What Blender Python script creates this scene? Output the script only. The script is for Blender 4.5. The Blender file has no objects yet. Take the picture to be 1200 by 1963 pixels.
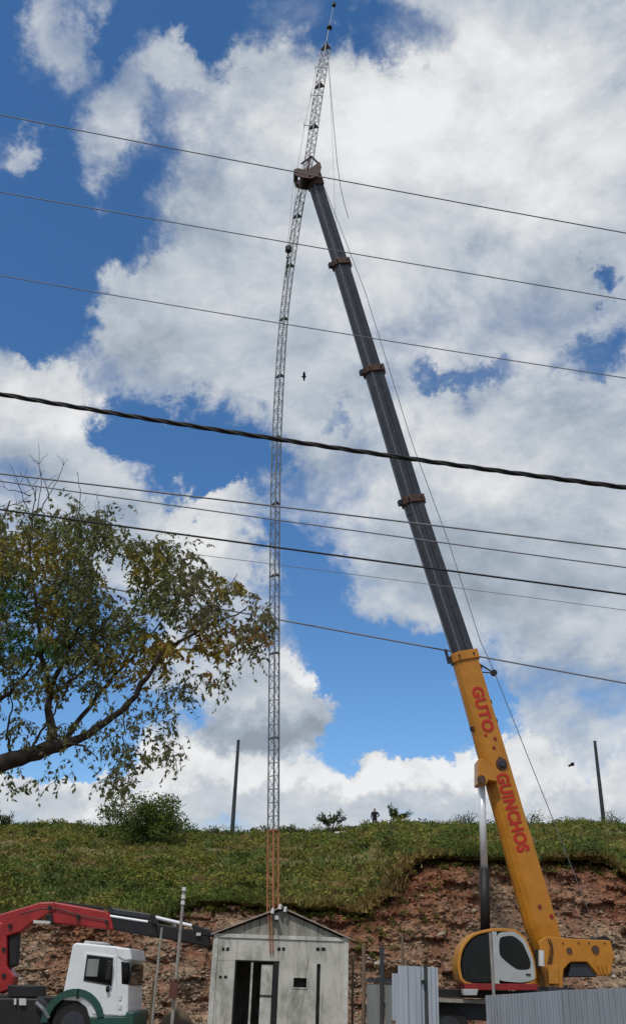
import bpy, bmesh, math, random
import numpy as np
from mathutils import Vector, Matrix, noise
random.seed(7); RNG = np.random.default_rng(7)
R = math.radians
scene = bpy.context.scene
C = scene.collection

# ------------------------------------------------------------------ camera
FPX, PITCH, ROLL, EYE = 1737.0, R(27.4), R(2.0), Vector((0, 0, 1.6))
F = Vector((0, math.cos(PITCH), math.sin(PITCH)))
R0 = Vector((1, 0, 0)); U0 = R0.cross(F)
RT = math.cos(ROLL) * R0 + math.sin(ROLL) * U0
UP = math.cos(ROLL) * U0 - math.sin(ROLL) * R0
cd = bpy.data.cameras.new('camera'); cam = bpy.data.objects.new('camera', cd); C.objects.link(cam)
cd.sensor_fit = 'VERTICAL'; cd.sensor_height = 36.0; cd.lens = 36.0 * FPX / 1963.0
cd.clip_start = 0.1; cd.clip_end = 6000
M = Matrix.Identity(4)
for i, v in enumerate((RT, UP, -F)):
    for k in range(3): M[k][i] = v[k]
M.translation = EYE
cam.matrix_world = M
scene.camera = cam

def ray(px, py):
    return (F + RT * ((px - 600.0) / FPX) + UP * ((981.5 - py) / FPX)).normalized()
def W(px, py, D):
    """point seen at a photo pixel on the vertical plane y = D metres ahead"""
    d = ray(px, py); return EYE + d * (D / d.y)
def scl(p):
    return FPX / (Vector(p) - EYE).dot(F)          # photo pixels per metre there

# ------------------------------------------------------------------ world: Nishita sky with cumulus
SUN_EL, SUN_AZ = R(56), R(205)                     # azimuth clockwise from +Y (the view direction)
wd = bpy.data.worlds.new('World'); scene.world = wd; wd.use_nodes = True
nt = wd.node_tree; N = nt.nodes; L = nt.links; N.clear()
def nd(t, **kw):
    n = N.new(t)
    for k, v in kw.items(): setattr(n, k, v)
    return n
def mth(op, a, b=None, c=None, clamp=False):
    n = nd('ShaderNodeMath', operation=op); n.use_clamp = clamp
    for i, v in enumerate((a, b, c)):
        if v is None: continue
        if isinstance(v, (int, float)): n.inputs[i].default_value = v
        else: L.new(v, n.inputs[i])
    return n.outputs[0]
def mrange(v, a, b, c, d, smooth=True):
    n = nd('ShaderNodeMapRange'); n.interpolation_type = 'SMOOTHSTEP' if smooth else 'LINEAR'
    L.new(v, n.inputs[0])
    for i, x in enumerate((a, b, c, d)): n.inputs[1 + i].default_value = x
    return n.outputs[0]
sky = nd('ShaderNodeTexSky', sky_type='NISHITA'); sky.sun_disc = False
sky.sun_elevation = SUN_EL; sky.sun_rotation = SUN_AZ; sky.altitude = 900
sky.air_density = 1.0; sky.dust_density = 0.25; sky.ozone_density = 2.5
tc = nd('ShaderNodeTexCoord')
sep = nd('ShaderNodeSeparateXYZ'); L.new(tc.outputs['Generated'], sep.inputs[0])
az = mth('ARCTAN2', sep.outputs[0], sep.outputs[1])
el = mth('ARCSINE', sep.outputs[2])
az = mth('MULTIPLY', az, 57.29578); el = mth('MULTIPLY', el, 57.29578)
def wnoise(scale, detail, rough, off=(0, 0, 0), dist=0.0, stretch=(1, 1, 1)):
    mp = nd('ShaderNodeMapping'); mp.inputs['Location'].default_value = off; mp.inputs['Scale'].default_value = stretch
    L.new(tc.outputs['Generated'], mp.inputs[0])
    n = nd('ShaderNodeTexNoise'); n.inputs['Scale'].default_value = scale; n.inputs['Detail'].default_value = detail
    n.inputs['Roughness'].default_value = rough; n.inputs['Distortion'].default_value = dist
    L.new(mp.outputs[0], n.inputs['Vector']); return n
w1 = wnoise(8.0, 8, 0.66, (3.1, 0.2, 5.0))
ws = nd('ShaderNodeSeparateXYZ'); L.new(w1.outputs['Color'], ws.inputs[0])
azw = mth('ADD', az, mth('MULTIPLY', mth('SUBTRACT', ws.outputs[0], 0.5), 15.0))
elw = mth('ADD', el, mth('MULTIPLY', mth('SUBTRACT', ws.outputs[1], 0.5), 13.0))
pos = nd('ShaderNodeCombineXYZ'); L.new(azw, pos.inputs[0]); L.new(elw, pos.inputs[1])
def azel(px, py):
    d = ray(px, py); return math.degrees(math.atan2(d.x, d.y)), math.degrees(math.asin(d.z))
def blob(px, py, rx, ry, amp, rot=0.0, core=0.25):
    a0, e0 = azel(px, py)
    c, s = math.cos(R(rot)), math.sin(R(rot))
    ax, ex = azel(px + 20 * c, py + 20 * s); k = math.hypot(ax - a0, ex - e0) / 20.0
    ay, ey = azel(px - 20 * s, py + 20 * c); k2 = math.hypot(ay - a0, ey - e0) / 20.0
    mp = nd('ShaderNodeMapping'); mp.vector_type = 'TEXTURE'
    mp.inputs['Location'].default_value = (a0, e0, 0)
    mp.inputs['Rotation'].default_value = (0, 0, math.atan2(ex - e0, ax - a0))
    mp.inputs['Scale'].default_value = (rx * k, ry * k2, 1)
    L.new(pos.outputs[0], mp.inputs[0])
    ln = nd('ShaderNodeVectorMath', operation='LENGTH'); L.new(mp.outputs[0], ln.inputs[0])
    return mrange(ln.outputs['Value'], core, 1.0, amp, 0.0)
def total(lst):
    o = lst[0]
    for x in lst[1:]: o = mth('ADD', o, x)
    return o
# openings of blue between the cumulus (negative) and the denser clouds (positive)
BLOBS = [
 (215, 330, 190, 220, -2.0), (320, 60, 190, 120, -1.6), (420, 60, 120, 120, -0.8), (790, 1300, 170, 115, -1.6), (400, 830, 150, 80, -0.8), (60, 1445, 240, 65, -1.2), (880, 1390, 90, 60, -0.5),
 (60, 90, 330, 300, -1.5), (40, 470, 215, 330, -1.5, -8), (270, 60, 230, 200, -0.7), (540, 30, 330, 130, -1.25, 8),
 (760, 70, 190, 95, -0.75), (150, 640, 120, 90, -0.6),
 (330, 855, 250, 125, -1.35, 12), (230, 820, 120, 90, -0.5), (440, 920, 120, 60, -0.6),
 (580, 1120, 135, 150, -1.4), (640, 1230, 110, 130, -1.3), (760, 1365, 235, 130, -1.7, 12), (690, 1400, 130, 70, -0.8), (840, 1440, 90, 55, -0.6),
 (130, 1400, 330, 130, -1.5), (60, 1220, 260, 230, -0.9), (300, 1240, 120, 110, -0.7),
 (1150, 520, 55, 40, -1.35), (1140, 650, 110, 60, -1.15, -30), (900, 715, 120, 40, -1.0), (620, 790, 70, 45, -0.75), (520, 860, 70, 60, -0.45), (1130, 1500, 75, 50, -0.95, 20),
 (960, 1455, 90, 40, -0.45),
 (120, 60, 95, 140, 2.1, -15), (320, 130, 120, 80, 2.6), (215, 240, 110, 140, 2.3), (30, 300, 80, 60, 1.7), (250, 60, 70, 60, 1.0), (590, 120, 120, 80, 0.75), (480, 175, 120, 70, 0.6),
 (110, 800, 160, 150, 1.2), (40, 700, 110, 70, 0.7), (390, 1010, 180, 85, 1.0, 10), (480, 1070, 90, 70, 0.6),
 (500, 1345, 190, 115, 1.6), (600, 1385, 110, 75, 0.8), (430, 1440, 260, 60, 0.7),
 (600, 1535, 900, 80, 2.6), (760, 1470, 110, 65, 1.3), (1000, 1500, 150, 80, 0.9), (420, 1470, 110, 60, 0.8), (100, 1550, 260, 55, 1.2),
 (850, 350, 520, 420, 0.9), (450, 600, 330, 250, 0.7), (1000, 1000, 420, 340, 0.9), (260, 560, 110, 120, 0.7),
]
fld = total([blob(*b) for b in BLOBS])
n1 = wnoise(5.5, 12, 0.62, (0.3, 1.7, 0.4), 0.25, (1, 1, 1.5))
n2 = wnoise(16.0, 8, 0.6, (5.3, 2.7, 1.4), 0.1)
fld = mth('ADD', fld, mth('MULTIPLY', mth('SUBTRACT', n1.outputs['Fac'], 0.5), 3.4))
fld = mth('ADD', fld, mth('MULTIPLY', mth('SUBTRACT', n2.outputs['Fac'], 0.5), 0.9))
fld = mth('ADD', fld, 0.50)
soft = mth('ADD', 1.0, total([blob(170, 200, 420, 380, 1.7), blob(620, 60, 300, 160, 1.0), blob(1020, 620, 330, 220, 1.0), blob(400, 760, 240, 120, 0.8), blob(620, 1130, 220, 150, 0.7)]))
mask = mrange(mth('DIVIDE', mth('SUBTRACT', fld, 0.2), soft), -0.60, 0.62, 0.0, 1.0)
# light and grey inside the clouds: thin rims and sunlit tops bright, thick bases grey
up = wnoise(5.5, 12, 0.62, (0.3, 1.7, 0.4 + 0.045), 0.25, (1, 1, 1.5))
emb = mth('SUBTRACT', n1.outputs['Fac'], up.outputs['Fac'])
n3 = wnoise(3.2, 6, 0.6, (2.2, 7.7, 0.9), 0.3)
LIGHT = [(930, 260, 460, 330, 0.20), (560, 300, 250, 190, 0.10), (560, 1280, 120, 55, 0.22), (600, 1490, 1000, 55, 0.20), (760, 1490, 120, 70, 0.10), (120, 770, 150, 110, 0.14), (620, 1000, 150, 130, 0.12), (400, 990, 140, 70, 0.16), (880, 850, 260, 120, 0.10), (700, 480, 200, 150, 0.08),
         (480, 1400, 230, 60, -0.17), (430, 640, 260, 130, -0.10), (1010, 1080, 330, 180, -0.11), (1050, 1330, 260, 110, -0.10), (640, 740, 180, 60, -0.07), (1100, 500, 200, 120, -0.05)]
lit = total([blob(*b) for b in LIGHT])
bri = mth('ADD', mth('ADD', 0.57, lit), mth('MULTIPLY', emb, 0.85))
bri = mth('ADD', bri, mth('MULTIPLY', mth('SUBTRACT', n3.outputs['Fac'], 0.5), 0.28))
bri = mth('ADD', bri, mth('MULTIPLY', mth('SUBTRACT', n2.outputs['Fac'], 0.5), 0.07))
bri = mth('MINIMUM', mth('MAXIMUM', bri, 0.36), 0.86)
tint = nd('ShaderNodeMix'); tint.data_type = 'RGBA'
L.new(mrange(bri, 0.4, 0.8, 0, 1), tint.inputs[0])
tint.inputs[6].default_value = (0.81, 0.94, 1.11, 1); tint.inputs[7].default_value = (0.985, 1.0, 1.015, 1)
ccol = nd('ShaderNodeVectorMath', operation='SCALE'); L.new(tint.outputs[2], ccol.inputs[0]); L.new(bri, ccol.inputs['Scale'])
SKY_STR = 0.10
hs = nd('ShaderNodeHueSaturation'); hs.inputs['Saturation'].default_value = 1.22; hs.inputs['Value'].default_value = 1.42
L.new(sky.outputs[0], hs.inputs['Color'])
cl = nd('ShaderNodeVectorMath', operation='SCALE'); L.new(ccol.outputs[0], cl.inputs[0]); cl.inputs['Scale'].default_value = 1.0 / SKY_STR
mx = nd('ShaderNodeMix'); mx.data_type = 'RGBA'
L.new(mask, mx.inputs[0]); L.new(hs.outputs[0], mx.inputs[6]); L.new(cl.outputs[0], mx.inputs[7])
bg = nd('ShaderNodeBackground'); bg.inputs['Strength'].default_value = SKY_STR
L.new(mx.outputs[2], bg.inputs['Color'])
wo = nd('ShaderNodeOutputWorld'); L.new(bg.outputs[0], wo.inputs['Surface'])
wd.cycles.sampling_method = 'MANUAL'; wd.cycles.sample_map_resolution = 512

sl = bpy.data.lights.new('sun', 'SUN'); so = bpy.data.objects.new('sun', sl); C.objects.link(so)
sl.energy = 2.2; sl.angle = R(3); sl.color = (1.0, 0.95, 0.88)
sd = Vector((math.sin(SUN_AZ) * math.cos(SUN_EL), math.cos(SUN_AZ) * math.cos(SUN_EL), math.sin(SUN_EL)))
so.rotation_euler = sd.to_track_quat('Z', 'Y').to_euler(); so.location = (0, 0, 60)
vs = scene.view_settings; vs.view_transform = 'Standard'; vs.look = 'None'; vs.exposure = 0.0; vs.gamma = 1.0
vs.use_curve_mapping = False
scene.cycles.use_denoising = True

# ------------------------------------------------------------------ materials
def mat(name, col, rough=0.6, metal=0.0, var=0.12, vscale=3.0, bump=0.0, bscale=40.0, col2=None, streak=False, spec=0.4, attr=None, coat=0.0):
    m = bpy.data.materials.new(name); m.use_nodes = True
    t = m.node_tree; n = t.nodes; l = t.links
    p = n['Principled BSDF']; p.inputs['Roughness'].default_value = rough; p.inputs['Metallic'].default_value = metal
    p.inputs['Specular IOR Level'].default_value = spec; p.inputs['Coat Weight'].default_value = coat
    g = n.new('ShaderNodeNewGeometry'); mp = n.new('ShaderNodeMapping'); l.new(g.outputs['Position'], mp.inputs[0])
    if streak: mp.inputs['Scale'].default_value = (1, 1, 0.12)
    nz = n.new('ShaderNodeTexNoise'); nz.inputs['Scale'].default_value = vscale; nz.inputs['Detail'].default_value = 6; nz.inputs['Roughness'].default_value = 0.65
    l.new(mp.outputs[0], nz.inputs['Vector'])
    mr = n.new('ShaderNodeMapRange'); l.new(nz.outputs['Fac'], mr.inputs[0]); mr.inputs[1].default_value = 0.3; mr.inputs[2].default_value = 0.7
    mixn = n.new('ShaderNodeMix'); mixn.data_type = 'RGBA'; l.new(mr.outputs[0], mixn.inputs[0])
    c = Vector(col); c2 = Vector(col2) if col2 else c * (1 - var * 2)
    c1 = c if col2 else c * (1 + var)
    mixn.inputs[6].default_value = (*c1, 1); mixn.inputs[7].default_value = (*c2, 1)
    out = mixn.outputs[2]
    if attr:
        a = n.new('ShaderNodeAttribute'); a.attribute_name = attr
        mu = n.new('ShaderNodeMix'); mu.data_type = 'RGBA'; mu.blend_type = 'MULTIPLY'; mu.inputs[0].default_value = 1
        l.new(out, mu.inputs[6]); l.new(a.outputs['Color'], mu.inputs[7]); out = mu.outputs[2]
    l.new(out, p.inputs['Base Color'])
    if bump:
        b = n.new('ShaderNodeBump'); b.inputs['Strength'].default_value = bump; b.inputs['Distance'].default_value = 0.02
        nb = n.new('ShaderNodeTexNoise'); nb.inputs['Scale'].default_value = bscale; nb.inputs['Detail'].default_value = 5
        l.new(mp.outputs[0], nb.inputs['Vector']); l.new(nb.outputs['Fac'], b.inputs['Height']); l.new(b.outputs[0], p.inputs['Normal'])
    return m
def leafmat(name, col, attr='tone', trans=0.35):
    m = mat(name, col, 0.55, attr=attr, var=0.2, vscale=1.2, spec=0.12)
    t = m.node_tree; n = t.nodes; l = t.links; p = n['Principled BSDF']
    tr = n.new('ShaderNodeBsdfTranslucent'); ms = n.new('ShaderNodeMixShader'); ms.inputs[0].default_value = trans
    l.new(p.inputs['Base Color'].links[0].from_socket, tr.inputs[0])
    l.new(p.outputs[0], ms.inputs[1]); l.new(tr.outputs[0], ms.inputs[2]); l.new(ms.outputs[0], n['Material Output'].inputs[0])
    return m
def glassmat(name, tint=0.05, rough=0.05):
    m = bpy.data.materials.new(name); m.use_nodes = True
    t = m.node_tree; n = t.nodes; l = t.links; n.clear()
    o = n.new('ShaderNodeOutputMaterial'); tr = n.new('ShaderNodeBsdfTransparent'); gl = n.new('ShaderNodeBsdfGlossy'); fr = n.new('ShaderNodeFresnel')
    tr.inputs[0].default_value = (tint * 0.95, tint, tint, 1); gl.inputs['Roughness'].default_value = rough; gl.inputs['Color'].default_value = (0.6, 0.6, 0.6, 1)
    fr.inputs[0].default_value = 1.45; ms = n.new('ShaderNodeMixShader')
    l.new(fr.outputs[0], ms.inputs[0]); l.new(tr.outputs[0], ms.inputs[1]); l.new(gl.outputs[0], ms.inputs[2]); l.new(ms.outputs[0], o.inputs[0])
    return m
MT = {
 'yellow': mat('crane_yellow', (0.49, 0.195, 0.012), 0.45, var=0.10, vscale=2.5, bump=0.05, coat=0.2),
 'yellow2': mat('crane_cab_yellow', (0.50, 0.22, 0.03), 0.45, var=0.12),
 'boomdark': mat('boom_charcoal', (0.038, 0.042, 0.052), 0.32, var=0.18, vscale=3, bump=0.06),
 'collar': mat('collar_rust', (0.085, 0.045, 0.035), 0.7, var=0.3, vscale=8),
 'black': mat('black_steel', (0.014, 0.013, 0.014), 0.55, var=0.2),
 'rubber': mat('tyre_rubber', (0.018, 0.017, 0.017), 0.85, var=0.2),
 'chrome': mat('piston_chrome', (0.72, 0.74, 0.76), 0.3, 0.2, var=0.05),
 'red': mat('loader_red', (0.33, 0.016, 0.015), 0.42, var=0.15, coat=0.2),
 'redtxt': mat('letter_red', (0.46, 0.025, 0.010), 0.5, var=0.08),
 'darkred': mat('dark_red', (0.28, 0.02, 0.02), 0.5, var=0.2),
 'white': mat('truck_white', (0.74, 0.77, 0.78), 0.35, var=0.05, coat=0.3),
 'green': mat('fender_green', (0.02, 0.075, 0.055), 0.45, var=0.12),
 'grey': mat('door_grey', (0.40, 0.42, 0.42), 0.5, var=0.08),
 'steel': mat('galvanised', (0.15, 0.16, 0.18), 0.5, 0.25, var=0.15, vscale=6),
 'mastorange': mat('mast_orange', (0.40, 0.16, 0.07), 0.6, var=0.2, vscale=6),
 'mastwhite': mat('mast_white', (0.55, 0.55, 0.52), 0.6, var=0.1),
 'sheet': mat('corrugated_zinc', (0.46, 0.50, 0.55), 0.42, 0.35, var=0.10, vscale=2.0, streak=True),
 'panel': mat('grey_panel', (0.22, 0.24, 0.23), 0.7, var=0.15, vscale=3, streak=True),
 'concrete': mat('hut_wall', (0.58, 0.565, 0.51), 0.9, col2=(0.42, 0.41, 0.365), vscale=2.2, bump=0.25, bscale=30, streak=False, spec=0.2),
 'gable': mat('hut_gable', (0.38, 0.365, 0.32), 0.9, col2=(0.17, 0.18, 0.15), vscale=6.0, bump=0.15, streak=True, spec=0.2),
 'trim': mat('hut_trim', (0.66, 0.65, 0.60), 0.85, col2=(0.40, 0.39, 0.35), vscale=6, spec=0.2),
 'roof': mat('roof_sheet', (0.36, 0.30, 0.25), 0.9, var=0.25, vscale=4, spec=0.2),
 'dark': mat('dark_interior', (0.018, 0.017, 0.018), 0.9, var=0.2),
 'wood': mat('weathered_wood', (0.16, 0.115, 0.08), 0.9, var=0.3, vscale=5, streak=True, spec=0.15),
 'palepole': mat('pale_pole', (0.30, 0.285, 0.25), 0.8, var=0.15, vscale=5),
 'pole': mat('dark_pole', (0.055, 0.06, 0.068), 0.85, var=0.2, spec=0.2),
 'box': mat('meter_box', (0.13, 0.05, 0.035), 0.7, var=0.2),
 'wire': mat('wire_grey', (0.20, 0.21, 0.235), 0.6, var=0.05),
 'cable': mat('cable_black', (0.018, 0.019, 0.022), 0.65, var=0.1),
 'rope': mat('steel_rope', (0.13, 0.135, 0.15), 0.5, var=0.1),
 'seat': mat('seat_green', (0.10, 0.14, 0.12), 0.8, var=0.1),
 'bark': mat('bark', (0.065, 0.052, 0.045), 0.95, var=0.35, vscale=9, bump=0.5, bscale=25, spec=0.1),
 'twig': mat('twig_bark', (0.085, 0.07, 0.06), 0.95, var=0.2, spec=0.1),
 'leaf': leafmat('tree_leaf', (0.19, 0.21, 0.088), trans=.5),
 'bush': leafmat('bush_leaf', (0.155, 0.172, 0.044), trans=0.3),
 'grass': leafmat('grass_blade', (0.265, 0.24, 0.078), trans=0.3),
 'glass': glassmat('cab_glass', 0.45), 'glassdark': glassmat('dark_glass', 0.02),
 'skin': mat('skin', (0.20, 0.11, 0.075), 0.6, var=0.05), 'cloth': mat('black_cloth', (0.010, 0.011, 0.015), 0.95, var=0.2),
 'hair': mat('hair', (0.015, 0.012, 0.01), 0.8), 'bird': mat('bird_black', (0.02, 0.02, 0.022), 0.8),
 'lamp': mat('lamp_clear', (0.6, 0.6, 0.58), 0.3, var=0.05), 'litter': mat('pale_litter', (0.55, 0.56, 0.52), 0.8, var=0.1),
}

def stain(m, col, scale, lo, hi, stretch):
    t = m.node_tree; n = t.nodes; l = t.links; p = n['Principled BSDF']; src = p.inputs['Base Color'].links[0].from_socket
    g = n.new('ShaderNodeNewGeometry'); mp = n.new('ShaderNodeMapping'); mp.inputs['Scale'].default_value = (1, 1, stretch); l.new(g.outputs['Position'], mp.inputs[0])
    nz = n.new('ShaderNodeTexNoise'); nz.inputs['Scale'].default_value = scale; nz.inputs['Detail'].default_value = 8; nz.inputs['Roughness'].default_value = .7; nz.inputs['Distortion'].default_value = .4; l.new(mp.outputs[0], nz.inputs[0])
    mr = n.new('ShaderNodeMapRange'); mr.interpolation_type = 'SMOOTHSTEP'; l.new(nz.outputs['Fac'], mr.inputs[0]); mr.inputs[1].default_value = lo; mr.inputs[2].default_value = hi; mr.inputs[4].default_value = .8
    mx = n.new('ShaderNodeMix'); mx.data_type = 'RGBA'; l.new(mr.outputs[0], mx.inputs[0]); l.new(src, mx.inputs[6]); mx.inputs[7].default_value = (*col, 1); l.new(mx.outputs[2], p.inputs['Base Color'])
for k_ in ('concrete', 'gable', 'trim'):
    stain(MT[k_], (.22, .225, .185), 1.5, .46, .66, .5); stain(MT[k_], (.15, .14, .115), 5.0, .53, .74, .16); stain(MT[k_], (.60, .58, .54), 3.0, .55, .72, .5)
stain(MT['sheet'], (.24, .23, .22), 2.0, .55, .85, .3); stain(MT['yellow'], (.22, .10, .03), 2.2, .60, .85, .5); stain(MT['yellow2'], (.25, .13, .05), 3.0, .58, .85, .5)
stain(MT['boomdark'], (.09, .085, .085), 2.5, .5, .8, .2); stain(MT['red'], (.10, .02, .02), 3.0, .58, .85, .6); stain(MT['white'], (.45, .44, .40), 2.5, .58, .9, .5)
# ------------------------------------------------------------------ helpers
def fbm(x, y, z=0.0, o=5, s=1.0): return noise.fractal(Vector((x * s, y * s, z)), 0.9, 2.1, o)
def tag(o, label=None, cat=None, group=None, kind=None):
    for k, v in (('label', label), ('category', cat), ('group', group), ('kind', kind)):
        if v: o[k] = v
    return o
def empty(name, loc, label, cat, group=None):
    o = bpy.data.objects.new(name, None); C.objects.link(o); o.location = loc; o.empty_display_size = 0.3
    tag(o, label, cat, group); ROOT[o.name] = Vector(loc); return o
ROOT = {}
def worldloc(o):
    v = Vector((0, 0, 0))
    while o: v = v + o.location; o = o.parent
    return v
class MB:
    def __init__(s): s.v = []; s.f = []
    def add(s, vs, fs):
        b = len(s.v); s.v += [tuple(x) for x in vs]; s.f += [tuple(b + i for i in q) for q in fs]; return s
    def box(s, c, size, ax=None):
        c = Vector(c); ax = ax or (Vector((1, 0, 0)), Vector((0, 1, 0)), Vector((0, 0, 1)))
        h = [a * (k / 2) for a, k in zip(ax, size)]
        vs = [c + h[0] * i + h[1] * j + h[2] * k for k in (-1, 1) for j in (-1, 1) for i in (-1, 1)]
        return s.add(vs, [(0, 2, 3, 1), (4, 5, 7, 6), (0, 1, 5, 4), (2, 6, 7, 3), (1, 3, 7, 5), (0, 4, 6, 2)])
    def prism(s, poly, y0, y1):
        """polygon of (x, z) extruded along y"""
        n = len(poly)
        ar = sum(poly[i][0] * poly[(i + 1) % n][1] - poly[(i + 1) % n][0] * poly[i][1] for i in range(n))
        if ar < 0: poly = poly[::-1]
        vs = [(x, y0, z) for x, z in poly] + [(x, y1, z) for x, z in poly]
        return s.add(vs, [tuple(range(n)), tuple(range(2 * n - 1, n - 1, -1))] + [((i + 1) % n, i, n + i, n + (i + 1) % n) for i in range(n)])
    def ring(s, outer, inner, y0, y1):
        n = len(outer)
        vs = [(x, y0, z) for x, z in outer] + [(x, y0, z) for x, z in inner] + [(x, y1, z) for x, z in outer] + [(x, y1, z) for x, z in inner]
        fs = []
        for i in range(n):
            j = (i + 1) % n
            fs += [(i, j, n + j, n + i), (2 * n + j, 2 * n + i, 3 * n + i, 3 * n + j), (j, i, 2 * n + i, 2 * n + j), (n + i, n + j, 3 * n + j, 3 * n + i)]
        return s.add(vs, fs)
    def tube(s, pts, rad, seg=8, caps=True):
        pts = [Vector(p) for p in pts]; n = len(pts)
        rad = [rad] * n if isinstance(rad, (int, float)) else rad
        ref = None; vs = []
        for i, p in enumerate(pts):
            t = (pts[min(i + 1, n - 1)] - pts[max(i - 1, 0)]).normalized()
            if ref is None: ref = t.orthogonal().normalized()
            ref = (ref - t * ref.dot(t)).normalized(); b = t.cross(ref)
            vs += [p + (ref * math.cos(k * 2 * math.pi / seg) + b * math.sin(k * 2 * math.pi / seg)) * rad[i] for k in range(seg)]
        fs = [(i * seg + k, i * seg + (k + 1) % seg, (i + 1) * seg + (k + 1) % seg, (i + 1) * seg + k) for i in range(n - 1) for k in range(seg)]
        if caps: fs += [tuple(range(seg - 1, -1, -1)), tuple((n - 1) * seg + k for k in range(seg))]
        return s.add(vs, fs)
    def disc(s, c, ax, r, th, seg=20, r2=None):
        a = Vector(ax).normalized(); return s.tube([Vector(c) - a * th / 2, Vector(c) + a * th / 2], r if r2 is None else [r, r2], seg)
    def loft(s, secs):
        n = len(secs[0]); vs = [p for q in secs for p in q]
        fs = [(i * n + k, i * n + (k + 1) % n, (i + 1) * n + (k + 1) % n, (i + 1) * n + k) for i in range(len(secs) - 1) for k in range(n)]
        fs += [tuple(range(n - 1, -1, -1)), tuple((len(secs) - 1) * n + k for k in range(n))]
        return s.add(vs, fs)
    def build(s, name, m, parent=None, bevel=0.0, smooth=False, tone=None, loc=None):
        off = worldloc(parent) if parent else Vector(loc or (0, 0, 0))
        me = bpy.data.meshes.new(name)
        v = np.array(s.v, dtype=np.float64) - np.array(off)
        me.from_pydata(v.tolist(), [], s.f)
        me.materials.append(MT[m] if isinstance(m, str) else m)
        if smooth: me.polygons.foreach_set('use_smooth', [True] * len(me.polygons))
        if tone is not None:
            at = me.color_attributes.new('tone', 'FLOAT_COLOR', 'POINT'); a = np.ones((len(s.v), 4)); a[:, :3] = tone; at.data.foreach_set('color', a.ravel())
        bm = bmesh.new(); bm.from_mesh(me)
        if len(s.f) < 20000: bmesh.ops.recalc_face_normals(bm, faces=bm.faces)
        bm.to_mesh(me); bm.free()
        o = bpy.data.objects.new(name, me); C.objects.link(o)
        if parent: o.parent = parent
        else: o.location = off
        if bevel:
            b = o.modifiers.new('bevel', 'BEVEL'); b.width = bevel; b.segments = 2; b.limit_method = 'ANGLE'
        return o
def XZ(pts, D): return [(W(x, y, D).x, W(x, y, D).z) for x, y in pts]
def smoothpoly(poly, it=2):
    for _ in range(it):
        q = []
        for i in range(len(poly)):
            a, b = poly[i], poly[(i + 1) % len(poly)]
            q += [(a[0] * .75 + b[0] * .25, a[1] * .75 + b[1] * .25), (a[0] * .25 + b[0] * .75, a[1] * .25 + b[1] * .75)]
        poly = q
    return poly
def roundpoly(poly, r=.16):
    q = []
    for i in range(len(poly)):
        a, b = poly[i], poly[(i + 1) % len(poly)]
        q += [(a[0] * (1 - r) + b[0] * r, a[1] * (1 - r) + b[1] * r), (a[0] * r + b[0] * (1 - r), a[1] * r + b[1] * (1 - r))]
    return smoothpoly(q, 1)
def inset(poly, d):
    cx = sum(p[0] for p in poly) / len(poly); n = len(poly); out = []
    ar = sum(poly[i][0] * poly[(i + 1) % n][1] - poly[(i + 1) % n][0] * poly[i][1] for i in range(n)); sg = 1 if ar > 0 else -1
    for i in range(n):
        a, b, c = Vector(poly[i - 1]), Vector(poly[i]), Vector(poly[(i + 1) % n])
        t = (c - a).normalized(); out.append((b.x - t.y * d * sg, b.y + t.x * d * sg))
    return out

# ------------------------------------------------------------------ terrain
def interp(pts, x):
    xs = [p[0] for p in pts]; ys = [p[1] for p in pts]; return float(np.interp(x, xs, ys))
FOOT = 35.5
CRD = 84.0
crest_px = [(-300, 1580), (0, 1583), (100, 1581), (200, 1586), (350, 1594), (450, 1600), (530, 1594), (600, 1596), (700, 1590), (800, 1586), (870, 1586), (950, 1584), (1050, 1584), (1100, 1576), (1200, 1584), (1500, 1580)]
crest = [(p.x, p.z) for p in (W(x, y, CRD) for x, y in crest_px)]
edge_px = [(-300, 1750), (0, 1752), (200, 1745), (310, 1758), (345, 1738), (390, 1727), (440, 1722), (520, 1736), (600, 1732), (650, 1738), (690, 1748), (706, 1738), (722, 1722), (742, 1716), (756, 1694), (766, 1668), (782, 1650), (800, 1641), (850, 1638), (960, 1640), (1030, 1644), (1100, 1640), (1160, 1646), (1200, 1668), (1300, 1690), (1500, 1700)]
edge = []
for x, y in edge_px:
    D = 40.0
    for _ in range(8): p = W(x, y, D); D = FOOT + 0.62 * p.z + 0.2
    p = W(x, y, D); edge.append((p.x, p.z, p.y))
EX = np.arange(-160, 160.01, 0.05)
EZ = np.interp(EX, [e[0] for e in edge], [e[1] for e in edge]) + np.array([0.16 * fbm(x, 0, 51, 4, 0.8) + 0.10 * fbm(x, 3, 52, 3, 3.0) for x in EX])
EY = np.interp(EX, [e[0] for e in edge], [e[2] for e in edge]) + np.array([0.55 * fbm(x, 0, 61, 4, 0.7) + 0.14 * fbm(x, 5, 62, 3, 3.3) for x in EX])
def edge_z(x): return float(np.interp(x, EX, EZ))
def edge_y(x): return float(np.interp(x, EX, EY))
def crest_z(x): return interp(crest, x * 1.0)
def hill_z(x, y):
    ey, ez = edge_y(x), edge_z(x); cz = crest_z(x * CRD / max(y, 30))
    t = (y - ey) / (CRD - ey)
    if t <= 1:
        tt = max(t, 0); z = ez + (cz - ez) * (tt ** 0.92) + 0.5 * math.sin(math.pi * tt) * fbm(x, y, 3, 3, 0.12) * 1.2
    else: z = cz - (y - CRD) * 0.10 - (y - CRD) ** 2 * 0.0006
    return z + 0.10 * fbm(x, y, 7, 4, 0.9) * (1 if t > 0.03 else 0.3)
gm = mat('ground_dirt', (0.19, 0.135, 0.095), 0.95, col2=(0.11, 0.085, 0.06), vscale=0.7, bump=0.6, bscale=9, spec=0.1)
g = MB()
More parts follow.
